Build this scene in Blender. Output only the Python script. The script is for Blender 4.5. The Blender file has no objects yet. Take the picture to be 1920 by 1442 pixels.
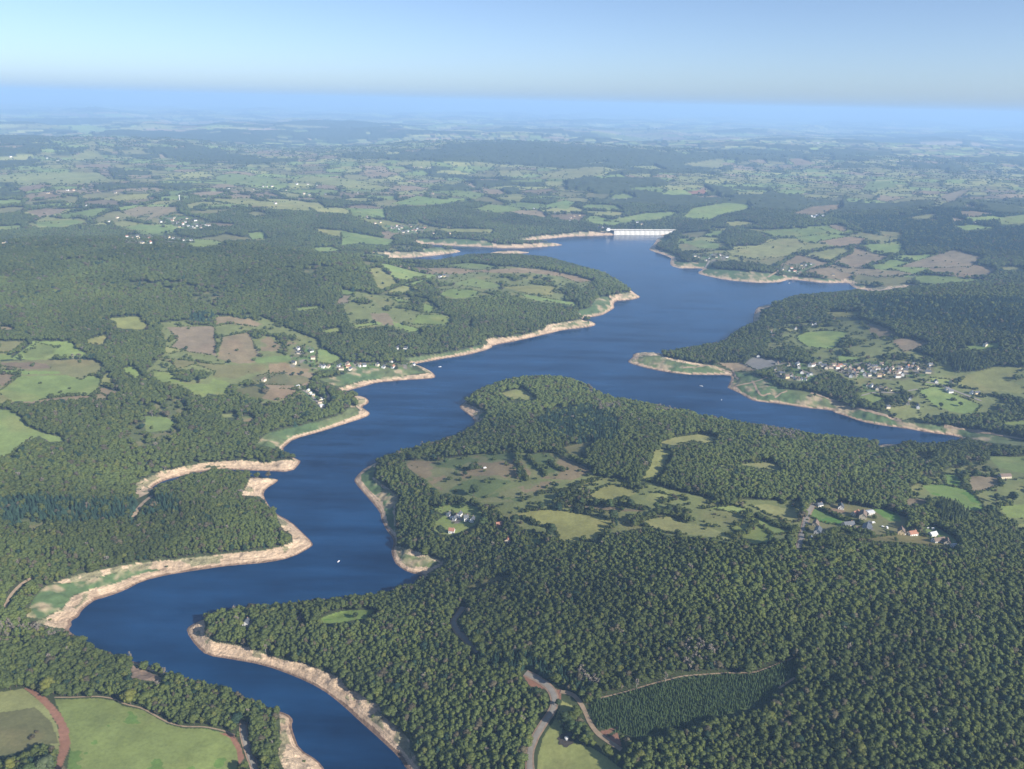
import bpy, bmesh, math, random
import numpy as np
from mathutils import Matrix, Vector
random.seed(11); RNG = np.random.default_rng(11)
sc = bpy.context.scene
COL = sc.collection

# ------------------------------------------------------------------ camera model
# The survey below is written as picture coordinates of a 1920 x 1442 aerial survey photo; every
# point is carried onto the modelled terrain, so all things stand at their real place and size.
H = 650.0; FPX = 1440.0; PITCH = math.atan((721 - 193) / FPX); ROLL = math.radians(1.3)
cp, sp = math.cos(PITCH), math.sin(PITCH)
Fv = np.array([0, cp, -sp]); R0 = np.array([1.0, 0, 0]); U0 = np.array([0, sp, cp])
Rv = math.cos(ROLL) * R0 + math.sin(ROLL) * U0
Uv = -math.sin(ROLL) * R0 + math.cos(ROLL) * U0

def rays(p):
    p = np.atleast_2d(np.asarray(p, float))
    return Fv + ((p[:, :1] - 960) / FPX) * Rv - ((p[:, 1:2] - 721) / FPX) * Uv

def to_plane(p, z=0.0):
    r = rays(p); t = (z - H) / np.minimum(r[:, 2], -1e-4)
    return r[:, :2] * t[:, None]

def project(x, y, z):
    v = np.stack([x, y, z - H], -1)
    w = v @ Fv
    w = np.where(w < 1, 1, w)
    return 960 + FPX * (v @ Rv) / w, 721 - FPX * (v @ Uv) / w

def P(s):
    a = np.array([float(v) for v in s.replace(',', ' ').split()])
    return a.reshape(-1, 2)

# ------------------------------------------------------------------ noise
def _h(ix, iy, seed):
    n = (ix.astype(np.int64) * 374761393 + iy.astype(np.int64) * 668265263 + seed * 974634777) & 0xFFFFFFFF
    n = ((n ^ (n >> 13)) * 1274126177) & 0xFFFFFFFF
    n = (n ^ (n >> 16)) & 0xFFFFFFFF
    n = (n * 2246822519) & 0xFFFFFFFF
    n = (n ^ (n >> 15)) & 0xFFFFFF
    return n / float(0xFFFFFF)

def vnoise(x, y, seed=0):
    ix = np.floor(x); iy = np.floor(y); fx = x - ix; fy = y - iy
    fx = fx * fx * (3 - 2 * fx); fy = fy * fy * (3 - 2 * fy)
    a = _h(ix, iy, seed); b = _h(ix + 1, iy, seed); c = _h(ix, iy + 1, seed); d = _h(ix + 1, iy + 1, seed)
    return (a * (1 - fx) + b * fx) * (1 - fy) + (c * (1 - fx) + d * fx) * fy

def fbm(x, y, s, seed=0, octs=4):
    v = 0; a = 1.0; t = 0
    for k in range(octs):
        v = v + a * vnoise(x / s + 17.3 * k, y / s - 9.1 * k, seed + k); t += a; a *= .5; s *= .5
    return v / t * 2 - 1

def sstep(a, b, x):
    t = np.clip((x - a) / (b - a), 0, 1); return t * t * (3 - 2 * t)

def voronoi(x, y, s, seed, rot=0.35):
    c, q = math.cos(rot), math.sin(rot)
    u = (x * c - y * q) / s; v = (x * q + y * c) / (s * .8)
    iu = np.floor(u); iv = np.floor(v)
    d1 = np.full(x.shape, 9.0); d2 = np.full(x.shape, 9.0); idn = np.zeros(x.shape)
    for a in (-1, 0, 1):
        for b in (-1, 0, 1):
            cu = iu + a; cv = iv + b
            pu = cu + .1 + .8 * _h(cu, cv, seed); pv = cv + .1 + .8 * _h(cu, cv, seed + 1)
            d = np.abs(u - pu) + .9 * np.maximum(np.abs(v - pv), .6 * np.abs(u - pu))
            hid = _h(cu, cv, seed + 2)
            near = d < d1
            d2 = np.where(near, d1, np.minimum(d2, d)); idn = np.where(near, hid, idn); d1 = np.where(near, d, d1)
    return idn, (d2 - d1) * s * .5

# ------------------------------------------------------------------ survey: shoreline
WATER = P("""1150,441 1120,442 1073,443 1033,447 1000,450 985,453 973,457 1010,456.5 1040,457 1060,459.5 1030,462 990,464.5
947,465 930,464.5 907,463 847,461 800,457.5 790,457 783,459 793,463 807,465.5 840,467.5 870,471 840,476 787,482 737,484.5
740,491 775,497 800,499 818,496 845,490 878,486 920,484.5 960,485 1000,488 1035,490 1070,499 1100,509 1140,518 1170,534
1185,546 1193,552 1202,557 1190,561 1173,563 1153,564 1150,573 1153,577 1140,585 1127,592 1100,595 1090,597 1107,602
1120,609 1100,614 1057,618 1023,627 973,638 923,647 922,653 880,665 827,673 780,682 775,683 790,687 810,697 818,707
807,710 750,713 707,717 680,725 650,733 646,735 652,739 662,741 684,744 692,751 690,757 677,763 687,769 695,775 687,782
640,797 600,810 550,823 533,838 530,842 537,853 563,863 563,868 547,885 500,883 467,882 450,881 420,880 380,884 340,892 307,901
290,910 284,916 300,915 340,901 390,891.5 440,890 473,894 520,898 522,902 497,917 493,930 510,957 516,962 548,980 561,993
587,1018 585,1025 548,1045 501,1055 434,1060 384,1067 317,1077 267,1089 234,1107 197,1120 180,1124 170,1130 152,1145
147,1157 132,1164 135,1172 127,1181 140,1192 165,1208 200,1226 250,1240 300,1256 345,1274 400,1292 450,1308 490,1322
515,1332 538,1338 550,1349 546,1361 551,1378 561,1405 595,1425 608,1442 660,1510 720,1600
900,1600 830,1510 762,1442 750,1421 707,1381 673,1351 640,1320 602,1291 551,1267 495,1247 434,1236 388,1229 368,1212
349,1184 354,1174 384,1160 410,1154 440,1149 478,1142 535,1141 640,1127 724,1120 762,1108 788,1090 797,1079 767,1074
744,1060 737,1047 733,1032 738,1024 738,1010 724,993 715,973 713,960 690,933 665,905 665,897 683,878 712,864 745,854
780,844 835,831 878,808 892,794 887,783 873,773 860,763 868,757 875,750 885,740 910,731 945,719 990,713 1040,713
1075,718 1105,731 1117,736 1140,752 1223,766 1280,781 1347,796 1430,810 1530,822 1600,833 1640,837 1660,833 1693,833
1730,842 1775,836 1800,826 1800,818 1747,812 1697,803 1647,797 1613,790 1580,778 1563,773 1560,769 1513,765 1463,757
1413,752 1400,745 1383,735 1363,727 1368,720 1372,707 1367,703 1323,703 1280,702 1223,693 1187,683 1175,678 1187,670
1187,663 1207,661 1237,663 1250,666 1285,658 1345,650 1360,634 1385,620 1412,607 1413,593 1418,578 1428,574 1443,571 1455,572 1475,563
1515,558 1580,553 1625,547 1628,543 1607,542 1595,535 1593,530 1547,531 1513,527 1480,523 1470,527 1457,530 1413,530
1363,525 1327,518 1305,512 1323,503 1280,503 1273,503 1257,498 1257,490 1260,483 1220,470 1217,467 1227,457 1231,450
1236,446 1259,441.5""")
ISLAND = P("910,475 940,472 973,472 998,473.5 967,476.5 933,477")
# relief: picture x, picture y, height over the water
RELIEF = np.array([float(v) for v in """150 462 150 400 480 140 550 500 110 250 520 130 0 520 145 100 580 105 350 570 90 600 560 80 -150 600 120 -150 500 150
300 438 55 150 440 60 450 445 70 0 440 70 100 720 75 360 640 72 440 640 65 250 700 58 0 660 88 0 820 66 -120 760 95 400 730 40 550 700 25 650 700 14 600 760 26
150 880 62 50 900 75 250 960 52 400 950 34 480 965 24 100 1020 42 0 1050 42 300 1030 22 450 1020 17 -120 1000 70
300 830 48 450 840 26 150 830 66 250 1360 38 50 1340 44 100 1250 36 300 1290 26 450 1340 26 490 1370 20 50 1200 26 -100 1250 60
200 1235 20 380 1300 18 500 1165 22 650 1180 36 750 1220 55 600 1250 28 850 1300 78 900 1400 90 750 1350 48 700 1300 34 820 1120 38 650 1150 26 560 1160 20
1100 1060 88 1300 1030 112 1500 1035 122 1700 1040 122 1900 1050 112 1200 1200 92 1500 1250 96 1800 1250 104 1100 1350 86 1400 1400 84 1800 1400 100 2050 1200 110
860 1150 56 940 1240 74 1030 1300 84 1000 1420 86 1620 970 74 1520 1000 82 1740 1010 82 1400 980 72 1080 980 64 900 960 44 1250 990 74 1850 950 68
1000 880 66 880 900 46 1150 930 68 1250 850 76 1100 820 64 1150 768 36 1300 783 60 1450 805 62 1600 825 46 1000 745 22 1000 722 16 900 790 18 800 850 20 750 900 22 780 980 26
1350 880 82 1500 890 72 1650 900 56 1850 900 58 1900 870 48 2050 900 80 1500 690 24 1600 700 30 1750 700 50 1850 720 62 1400 680 15 1650 770 18 1800 780 26 1500 650 30
1450 620 38 1550 640 46 1700 620 84 1850 600 118 1650 570 74 1800 560 112 1900 560 124 1500 565 26 2050 620 130 1400 640 24
950 510 48 1050 510 36 900 560 46 1000 570 42 850 600 58 1000 600 26 750 600 66 700 560 80 650 650 42 800 640 24 1120 540 26
1350 470 22 1500 490 26 1450 440 70 1700 480 80 1800 450 112 1600 420 112 1900 400 160 1300 412 70 1130 424 52 1300 426 60 1200 418 48 2050 420 150 1650 510 30
700 450 36 900 440 56 850 420 80 1000 430 56 600 420 96 350 385 125 500 400 115 100 400 110 100 350 120 300 340 120 200 380 100
80 262 200 250 312 150 950 272 180 1150 285 165 1600 272 185 700 290 150 1150 335 130 1250 325 125 420 300 130 1650 310 150 1400 350 100 1650 360 110
-100 350 110 900 350 85 700 370 80 1000 380 75 1850 350 150 1100 380 80 500 340 110 1500 400 90 1350 320 110 200 330 110 1800 300 120""".split()]).reshape(-1, 3)

# ------------------------------------------------------------------ survey: land cover
# g pale meadow, G lush meadow, y drying pasture, t stubble and dry grass, o olive pasture, s scrubby pasture, b bare soil,
# S sand bank, V grassed lake bed, R gravel, p young plantation, L gardens, w wood
COVER = """
B 890,945 960,905 1100,890 1200,905 1330,935 1500,940 1505,1000 1480,1025 1380,1020 1225,1000 1130,1015 1000,1015 960,985 900,960
B 300,605 480,590 600,640 600,700 560,755 480,755 430,745 330,725 270,700 310,660
B 1690,925 1730,900 1800,870 1960,850 1960,1000 1860,968 1800,960
B 1700,735 1790,700 1960,685 1960,745 1840,782 1720,790 1650,765
B -40,660 110,640 200,705 190,740 100,750 -40,770
B 790,500 1000,500 1120,530 1040,570 960,560 830,560
B 640,562 668,547 700,553 740,556 800,560 850,600 780,622 730,616 690,621 655,612
B 1440,610 1620,600 1690,635 1740,645 1700,662 1560,660 1440,655
B 1500,655 1700,655 1780,680 1800,720 1700,735 1620,745 1590,712 1540,690
B 760,872 960,842 1120,885 1060,925 960,945 880,942 820,925
F 1265,472 1290,400 1550,396 1680,436 1700,478 1920,478 1920,522 1720,542 1610,532 1500,512 1370,492
F 668,479 705,472 735,490 800,497 860,492 800,530 745,553 708,545 694,515
F 0,640 130,640 200,690 230,740 120,760 0,765
F 500,690 600,700 560,740 490,750 440,735
w 333,380 367,373 433,390 640,403 720,430 640,445 580,427 493,427 400,417 337,400
w 200,317 283,307 323,323 300,337 213,337
w 0,257 77,257 110,270 173,277 127,293 0,283
w 173,350 233,342 367,347 353,357 180,357
w 740,390 827,387 940,400 1040,413 1123,423 1133,433 1000,447 970,457 933,453 847,447 783,443 853,427 783,410
w 1060,340 1133,327 1200,317 1253,330 1253,347 1173,360 1060,357
w 640,287 773,277 940,263 1073,270 1173,280 1280,287 1280,303 1140,307 1073,317 940,307 773,300 640,300
w 1320,350 1393,337 1470,347 1453,367 1397,380 1347,367
w 1547,303 1690,313 1690,345 1600,345 1590,325
w 1763,387 1827,360 1920,336 1960,400 1873,407 1780,423 1757,413
w 1553,407 1600,400 1703,407 1780,423 1873,437 1960,418 1960,480 1847,480 1780,467 1693,467 1687,447 1600,433
w 1350,443 1380,427 1447,445 1427,460 1363,463
w 1553,267 1613,260 1720,267 1750,287 1650,293 1533,283
w 290,280 400,285 560,300 500,318 330,312
g 0,768 20,770 37,780 53,800 73,810 123,822 113,828 93,828 73,817 50,827 33,840 20,852 0,857 -60,860 -60,765
g 0,733 37,705 123,703 153,712 167,704 190,707 187,733 173,743 143,742 93,747 60,753 27,752 0,738 -40,736
t -30,700 37,703 10,722 -30,730
g 0,693 33,695 110,696 113,701 40,702 -20,699 -20,692
t 0,680 60,679 87,682 97,690 50,692 10,688
g 43,667 70,642 110,652 100,662 83,671 50,671
g -30,662 23,663 20,673 -30,676
y 163,637 197,628 203,630 193,647 163,643
y 200,597 257,593 277,608 273,617 240,617 220,615 217,602
t 312,613 400,611 403,617 405,667 353,660 320,652 333,637
y 310,650 350,657 320,663 308,662
t 405,593 433,593 467,598 492,608 480,613 430,607 413,610 402,613
y 443,590 470,597 460,598 440,595
t 417,632 440,628 468,622 485,667 470,672 480,680 447,682 408,672
s 487,640 503,630 527,650 520,658 490,660
s 537,640 557,643 553,648 537,648
g 472,672 520,667 547,667 567,670 533,678 480,680
o 277,670 330,673 400,683 447,684 500,683 497,693 470,700 443,710 400,707 403,697 367,683 330,693 323,680
t 503,683 533,680 583,693 573,700 527,697 505,710
g 283,695 320,698 330,713 353,720 393,720 400,710 430,717 423,740 390,737 383,745 363,740 353,727 330,717 300,718
g 230,690 247,688 267,702 253,710 233,697
t 490,747 510,727 563,732 553,742 517,752
g 272,780 310,782 335,793 310,808 273,810
t 173,743 190,737 207,747 180,750
y 413,777 447,775 440,783 417,783
s 453,780 477,780 473,790 457,790
g 553,578 593,574 607,578 563,583
g 603,620 640,613 640,622 610,625
t 0,613 27,613 20,618 0,617
o 470,710 500,700 560,703 590,712 560,722 500,722
g 594,655 610,655 640,671 625,683 594,679
L 545,660 560,648 590,650 592,690 640,680 665,680 735,682 775,680 772,694 660,692 600,693 545,688
L 550,722 565,722 590,735 612,757 606,766 595,760 575,742
g 640,542 665,547 660,553 640,553
t 640,553 657,555 653,568 630,570
g 730,558 773,565 777,570 750,568
g 792,568 810,573 820,587 793,586
g 783,590 827,590 847,600 833,610 773,608
t 695,588 727,587 737,602 763,610 740,610 707,608 697,597
g 735,603 763,610 787,617 790,622 767,623 740,611
g 660,610 707,603 717,607 673,615
t 797,503 850,502 893,507 983,502 1033,508 1083,518 1113,528 1083,530 1050,518 1000,512 940,512 893,510 873,513 827,515
g 837,497 880,493 930,498 927,503 867,503
g 847,533 887,522 923,530 943,537 907,542 870,535
g 822,552 843,542 880,543 903,548 887,557 853,559
y 943,538 1000,535 1043,537 1037,553 1007,555 967,545
g 963,548 1017,558 1083,568 1080,575 1040,567 1000,562
L 815,512 845,513 840,524 818,524
y 940,737 977,727 1007,747 990,751 960,750
y 977,792 1007,777 1043,763 1090,755 1080,758 1040,767 1000,783
s 760,873 773,863 827,867 853,860 927,850 960,843 965,853 967,863 973,897 940,913 900,937 873,927 827,923 800,900 773,883
s 973,863 1007,850 1040,850 1067,863 1100,877 1113,887 1073,900 1007,897 987,893
s 900,942 923,927 973,912 1017,903 1053,903 1027,917 1007,927 973,940 930,942
y 1070,913 1107,900 1133,893 1107,908 1077,920
y 1105,927 1140,908 1173,912 1197,922 1160,943 1107,935
y 1208,937 1220,923 1273,930 1267,937 1240,945
t 1053,950 1073,945 1140,950 1207,957 1200,960 1107,957
o 1050,840 1117,825 1093,840 1100,860 1067,850
y 1237,830 1263,820 1317,813 1350,823 1327,832 1300,827 1263,835
y 1208,888 1230,841 1260,846 1246,880 1226,902 1196,900
y 1343,872 1413,868 1440,865 1470,877 1460,882 1397,875 1363,878
y 967,963 1000,957 1041,955 1108,965 1152,977 1140,992 1125,1013 1052,1016 1040,990 1005,985
y 1193,982 1218,973 1257,968 1280,980 1320,985 1380,1008 1373,1015 1333,1007 1280,1002 1250,1000 1225,990
g 1370,988 1404,977 1430,990 1447,1003 1444,1018 1414,1023 1390,1010
g 1404,975 1420,967 1491,987 1494,995 1464,1002 1450,1003 1430,987
y 1407,948 1437,945 1490,957 1500,965 1499,977 1487,980 1447,967
g 1327,952 1377,948 1410,957 1380,962
g 800,950 860,945 895,950 905,962 890,985 850,1003 812,1000 815,980 835,965
L 830,960 880,962 892,980 850,982
g 985,1008 1010,1005 1020,1018 995,1022
o 1520,950 1580,944 1640,955 1700,970 1700,998 1640,1008 1560,1012 1520,1030 1505,1030 1510,985
G 1522,953 1528,953 1572,970 1587,977 1575,982 1555,983 1537,978 1520,970
G 1635,954 1658,955 1685,963 1690,978 1667,977 1647,963
t 1540,955 1577,953 1585,960 1570,968
o 1560,1010 1640,1006 1700,1000 1745,1008 1800,1024 1790,1030 1730,1022 1640,1016
o 1517,1023 1542,1007 1580,997 1593,997 1607,1010 1583,1013 1550,1023
R 1627,976 1633,976 1638,994 1632,994
g 1733,984 1755,988 1795,1012 1798,1026 1780,1024 1740,1006
g 1850,855 1920,857 1970,875 1960,895 1897,883 1873,877
o 1813,880 1847,868 1873,882 1867,887 1827,880
G 1770,888 1798,892 1807,917 1773,910
G 1728,910 1770,908 1813,917 1843,943 1847,958 1813,955 1790,937 1747,927
t 1813,893 1873,893 1877,910 1847,920 1820,923
t 1697,933 1740,937 1733,945 1703,947
g 1870,947 1960,945 1960,972 1890,970
y 1900,982 1950,983 1950,995 1915,992
o 1712,853 1753,852 1747,858 1717,860
g 1880,792 1950,785 1950,799 1890,797
y 1793,720 1813,703 1863,688 1950,688 1910,697 1890,710 1900,717 1920,727 1960,742 1863,733 1807,728
t 1613,605 1640,608 1680,623 1680,630 1643,635 1630,620
t 1670,638 1700,633 1743,643 1710,657 1693,660
g 1493,630 1513,623 1547,620 1590,622 1573,643 1563,655 1513,650 1497,640
y 1547,585 1613,583 1607,595 1563,595
y 1450,613 1480,615 1510,617 1480,623
o 1440,643 1473,643 1467,653 1437,652
g 1570,667 1613,670 1617,677 1570,680
g 1800,650 1847,645 1877,642 1873,652 1827,658
t 1340,680 1390,680 1420,695 1380,697
R 1397,680 1413,670 1473,677 1453,685 1420,693 1390,683
L 1452,690 1465,680 1530,682 1620,677 1700,678 1750,684 1752,702 1690,714 1640,710 1590,708 1560,692 1532,702 1520,716 1480,714 1455,705
g 1747,707 1787,713 1780,727 1730,723
g 1720,733 1757,723 1793,740 1840,760 1827,777 1787,773 1747,757
y 1660,765 1720,757 1727,787 1680,787
g 1617,733 1663,747 1640,757 1610,745
L 1615,720 1650,722 1680,735 1670,742 1620,733
g 1423,435 1493,427 1537,428 1557,437 1493,445 1447,443
t 1553,423 1573,420 1593,430 1583,435 1560,428
y 1358,417 1390,415 1420,418 1373,425
g 1280,407 1300,390 1363,380 1403,383 1407,390 1347,403 1330,412
g 1280,453 1313,450 1350,457 1347,467 1310,465
y 1360,470 1420,463 1460,447 1493,447 1510,460 1480,480 1423,488 1373,480
t 1533,453 1593,443 1627,448 1613,457 1573,463
t 1723,488 1787,468 1843,482 1820,500 1753,503 1683,500
o 1647,433 1690,435 1693,443 1657,443
y 1703,407 1757,400 1747,412 1713,410
g 1787,423 1827,422 1873,427 1813,432
g 1873,410 1960,395 1960,418 1877,422
t 1760,368 1800,357 1823,353 1800,373 1780,382
g 1615,357 1630,340 1663,340 1683,350 1640,358
t 1487,400 1523,387 1577,383 1577,393 1530,403
t 1560,500 1600,503 1680,507 1720,515 1650,520 1580,510
g 1453,360 1487,355 1523,360 1480,367
b 1290,360 1320,355 1325,363 1300,365
y 1280,307 1320,302 1357,297 1355,315 1313,315
t 1477,298 1500,297 1533,307 1493,310
L 1297,477 1365,474 1370,487 1325,492
L 1462,500 1510,492 1530,495 1497,514 1470,510
t 225,397 260,387 333,388 333,397 293,407 267,418 287,400 253,407
g 230,427 260,420 320,427 333,437 283,437
t 50,397 87,390 127,393 113,400 73,407
g 63,417 140,412 160,417 110,425 73,425
y 190,373 227,365 283,363 277,373 227,378
g 363,448 400,450 427,457 383,463 350,462
g 463,437 493,435 500,447 473,450
y 580,428 640,432 680,440 640,447 617,440
g 587,465 623,463 640,470 600,472
y 400,373 500,378 600,380 613,390 533,392 433,382
y -40,330 83,323 183,323 207,337 133,347 33,347 -40,340
t 33,353 83,343 97,350 43,360
y 130,297 160,282 180,283 200,300 150,300
g 397,333 433,325 507,333 547,347 433,347
y 547,340 573,330 633,333 720,345 660,352
t 460,285 527,282 530,287 483,288
L 290,408 325,402 375,408 398,420 370,430 330,425
L 235,440 285,440 290,458 235,455
L 305,442 365,446 362,455 310,453
g 733,382 783,367 827,373 873,375 827,383 773,385
g 830,365 880,358 917,365 893,373
g 887,393 917,383 957,387 987,392 940,400
g 640,390 720,392 723,407 673,400
g 640,433 680,440 740,450 730,460 673,457 640,460
y 823,428 927,430 920,437 840,435
g 1013,387 1060,375 1080,380 1063,392
g 1133,415 1207,400 1273,397 1240,410 1173,417
y 933,320 973,320 983,330 940,332
y 1007,333 1060,317 1133,313 1133,325 1073,337
y 640,337 677,343 740,352 700,357 640,352
y 1097,307 1140,303 1110,310
y 1167,312 1227,311 1250,320 1207,318
y 773,303 807,302 810,315 773,317
L 720,423 780,420 805,430 770,440 735,436
M 102,1311 134,1311 184,1309 214,1314 231,1324 267,1331 314,1358 344,1366 384,1366 418,1374 434,1381 448,1405 444,1440 470,1490 118,1490 132,1405 127,1368 114,1338
y -40,1300 0,1298 43,1291 67,1308 90,1331 107,1361 112,1394 110,1411 94,1395 67,1396 33,1411 -40,1425
o -40,1340 30,1332 66,1326 95,1352 110,1392 95,1395 67,1396 33,1411 -40,1425
b 43,1289 64,1294 87,1308 114,1338 129,1368 132,1398 117,1435 110,1460 104,1440 112,1400 109,1361 90,1331 67,1308
b 411,1374 438,1376 451,1398 458,1421 448,1435 445,1408 431,1384
n 247,1247 311,1274 294,1278 247,1272
t -20,1194 40,1198 60,1201 -20,1206
G 591,1163 625,1150 645,1145 707,1142 690,1160 667,1162 640,1167 610,1169
o 867,1105 907,1085 954,1079 941,1088 914,1096 887,1106
b 981,1267 1008,1271 1034,1291 1054,1294 1051,1311 1038,1311 1028,1294 994,1287
y 1054,1314 1074,1324 1058,1344 1054,1374 1061,1391 1108,1401 1135,1418 1165,1442 1200,1490 1005,1490 1008,1421 1018,1384 1041,1348
p 1108,1314 1130,1310 1170,1300 1220,1286 1280,1270 1360,1264 1414,1264 1454,1249 1486,1237 1492,1246 1487,1270 1460,1292 1445,1310 1400,1330 1340,1345 1300,1360 1260,1370 1200,1385 1170,1375 1120,1364 1105,1340
b 1118,1374 1141,1366 1161,1364 1141,1376 1135,1384
b 1138,1382 1158,1374 1166,1400 1142,1390
S 253,903 277,897 300,885 350,875 383,868 450,863 500,868 533,862 565,863 547,886 467,882 450,877 393,872 347,888 310,902 290,913 277,925 257,935
S 467,903 473,896 522,899 497,918 493,931 453,929
S 516,960 548,980 561,993 587,1020 548,1045 434,1060 317,1077 267,1089 197,1120 152,1145 127,1179 100,1176 65,1166 84,1160 117,1142 134,1120 174,1104 217,1094 267,1075 301,1069 234,1070 184,1082 140,1092 97,1094 150,1077 261,1055 331,1049 418,1039 495,1032 528,1025 550,1017 548,1003 531,993 521,973
V 50,1157 60,1127 84,1100 100,1097 140,1092 187,1082 241,1069 294,1067 301,1069 267,1075 217,1094 174,1104 134,1117 130,1127 110,1144 80,1160
S 349,1184 361,1170 384,1162 384,1190 401,1204 434,1209 468,1214 495,1226 528,1237 568,1244 602,1257 640,1271 653,1294 677,1301 690,1314 710,1321 720,1344 750,1368 769,1391 767,1404 784,1424 787,1442 800,1490 830,1510 762,1442 750,1421 707,1381 673,1351 640,1320 602,1291 551,1267 495,1247 434,1236 388,1229 368,1212
S 521,1328 538,1334 550,1349 546,1361 551,1378 561,1405 595,1425 608,1442 630,1490 560,1490 521,1421 525,1391 526,1354
S 663,897 683,878 712,863 703,873 698,893 723,912 747,930 740,955 742,1005 740,1012 724,993 713,960 690,933
V 677,890 700,872 703,880 698,897 707,907 730,923 742,933 737,960 742,1000 728,985 717,940 693,920 677,900
S 733,1032 740,1024 757,1027 790,1037 837,1054 820,1064 797,1079 767,1074 744,1060
V 742,1034 774,1042 827,1055 810,1064 774,1062 750,1047
S 860,763 873,757 893,765 912,773 907,783 897,792 887,783 873,773
V 897,772 911,774 906,783 897,786
S 1103,726 1117,734 1107,732
V 480,833 500,813 567,797 600,790 640,777 662,757 670,766 676,775 640,792 600,805 550,817 530,833 515,840
S 663,742 683,743 693,752 677,763 695,775 640,797 600,811 550,825 533,838 535,832 552,818 600,804 640,790 673,777 675,768 668,763 673,753
S 640,727 680,715 747,707 803,700 777,683 787,683 810,697 818,707 750,713 707,717 680,725 648,733 632,727
V 596,711 635,706 659,695 660,691 727,692 769,693 800,698 747,706 677,714 632,725 615,718
V 757,673 840,662 907,647 887,657 827,670 780,678
S 910,637 940,633 973,632 1017,620 1027,610 1057,605 1087,600 1093,600 1117,608 1073,613 1023,625 973,637 923,647
V 1030,613 1083,602 1107,605 1100,610 1057,612
V 1083,583 1107,577 1120,557 1140,557 1147,573 1133,585 1107,590 1090,592
S 1140,555 1173,550 1187,548 1202,557 1173,563 1150,563
S 1175,678 1187,670 1187,661 1207,659 1240,661 1243,668 1290,678 1340,687 1372,700 1367,704 1320,704 1273,702 1223,693
V 1190,677 1200,668 1237,667 1243,672 1280,680 1335,688 1365,701 1320,700 1273,698 1223,689
V 1377,697 1407,700 1437,710 1467,728 1513,735 1563,753 1600,763 1647,777 1700,793 1747,797 1797,803 1847,813 1913,827 1960,832 1960,840 1860,830 1800,818 1747,812 1697,803 1647,797 1613,790 1580,778 1563,771 1513,765 1463,757 1413,752 1400,745 1383,733 1363,727 1372,707
b 1363,728 1378,724 1398,740 1403,747 1390,742
b 1465,757 1490,757 1515,763 1510,766
V 1280,492 1320,493 1347,505 1440,513 1460,517 1513,522 1553,523 1590,527 1613,533 1640,542 1625,543 1607,541 1595,533 1547,530 1513,526 1480,522 1457,528 1413,528 1363,523 1327,516 1310,511 1325,503 1285,502 1262,497 1262,488
S 1625,543 1640,540 1700,533 1705,537 1650,545 1628,546
V 1234,449 1249,445 1260,445 1244,452
V 1220,470 1250,472 1273,480 1280,490 1263,484
S 1000,448 1040,442 1090,435 1133,435 1153,439 1073,443 1033,446
V 783,450 853,448 917,453 933,463 853,460 790,457
S 920,453 937,462 973,458 1007,457 1057,459 1023,462 947,465 930,464
S 690,473 793,473 827,472 870,471 840,476 787,482 737,484 728,478
V 793,467 827,464 837,470 797,473
S 1418,578 1425,573 1445,570 1450,573 1430,580
S 1648,828 1660,824 1693,831 1675,836 1650,838
"""
# kinds of wood other than broadleaf: c conifers, d dead grey conifers, l poplars
WOODS = """
c 1000,778 1100,762 1160,788 1160,815 1150,832 1080,832 1010,805
c 1600,560 1700,560 1960,560 1960,640 1760,610 1640,600
c 0,940 60,935 200,945 330,935 340,965 200,985 0,990
c 1763,387 1827,360 1960,336 1960,480 1780,467 1693,467 1553,407 1703,407
c 360,590 400,590 402,608 345,608
c 880,1240 960,1230 1010,1240 1100,1290 1110,1312 1040,1280 980,1262 900,1250
d 1122,762 1160,762 1165,772 1125,776
d 1225,765 1290,762 1290,778 1230,780
d 1420,808 1500,812 1495,835 1425,826
d 1080,1255 1110,1262 1125,1300 1090,1290
d 1280,1215 1345,1215 1345,1255 1280,1262
d -20,1165 70,1172 130,1190 120,1200 -20,1192
d 120,660 165,665 160,690 130,690
l 1757,672 1825,668 1825,706 1760,700
l 1760,940 1812,945 1812,985 1760,985
"""
HEDGES = ["966,861 976,878 988,901", "988,856 1005,872 1024,891", "1028,866 1040,876 1058,884", "930,852 960,846 1000,849", "1010,925 1060,922 1110,900", "870,882 900,878", "1060,945 1150,946 1210,955", "1420,968 1460,988 1495,996", "1370,1008 1400,1000 1420,978", "1540,955 1580,974 1620,985", "1545,1004 1580,992 1605,996 1640,1004"]
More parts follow.
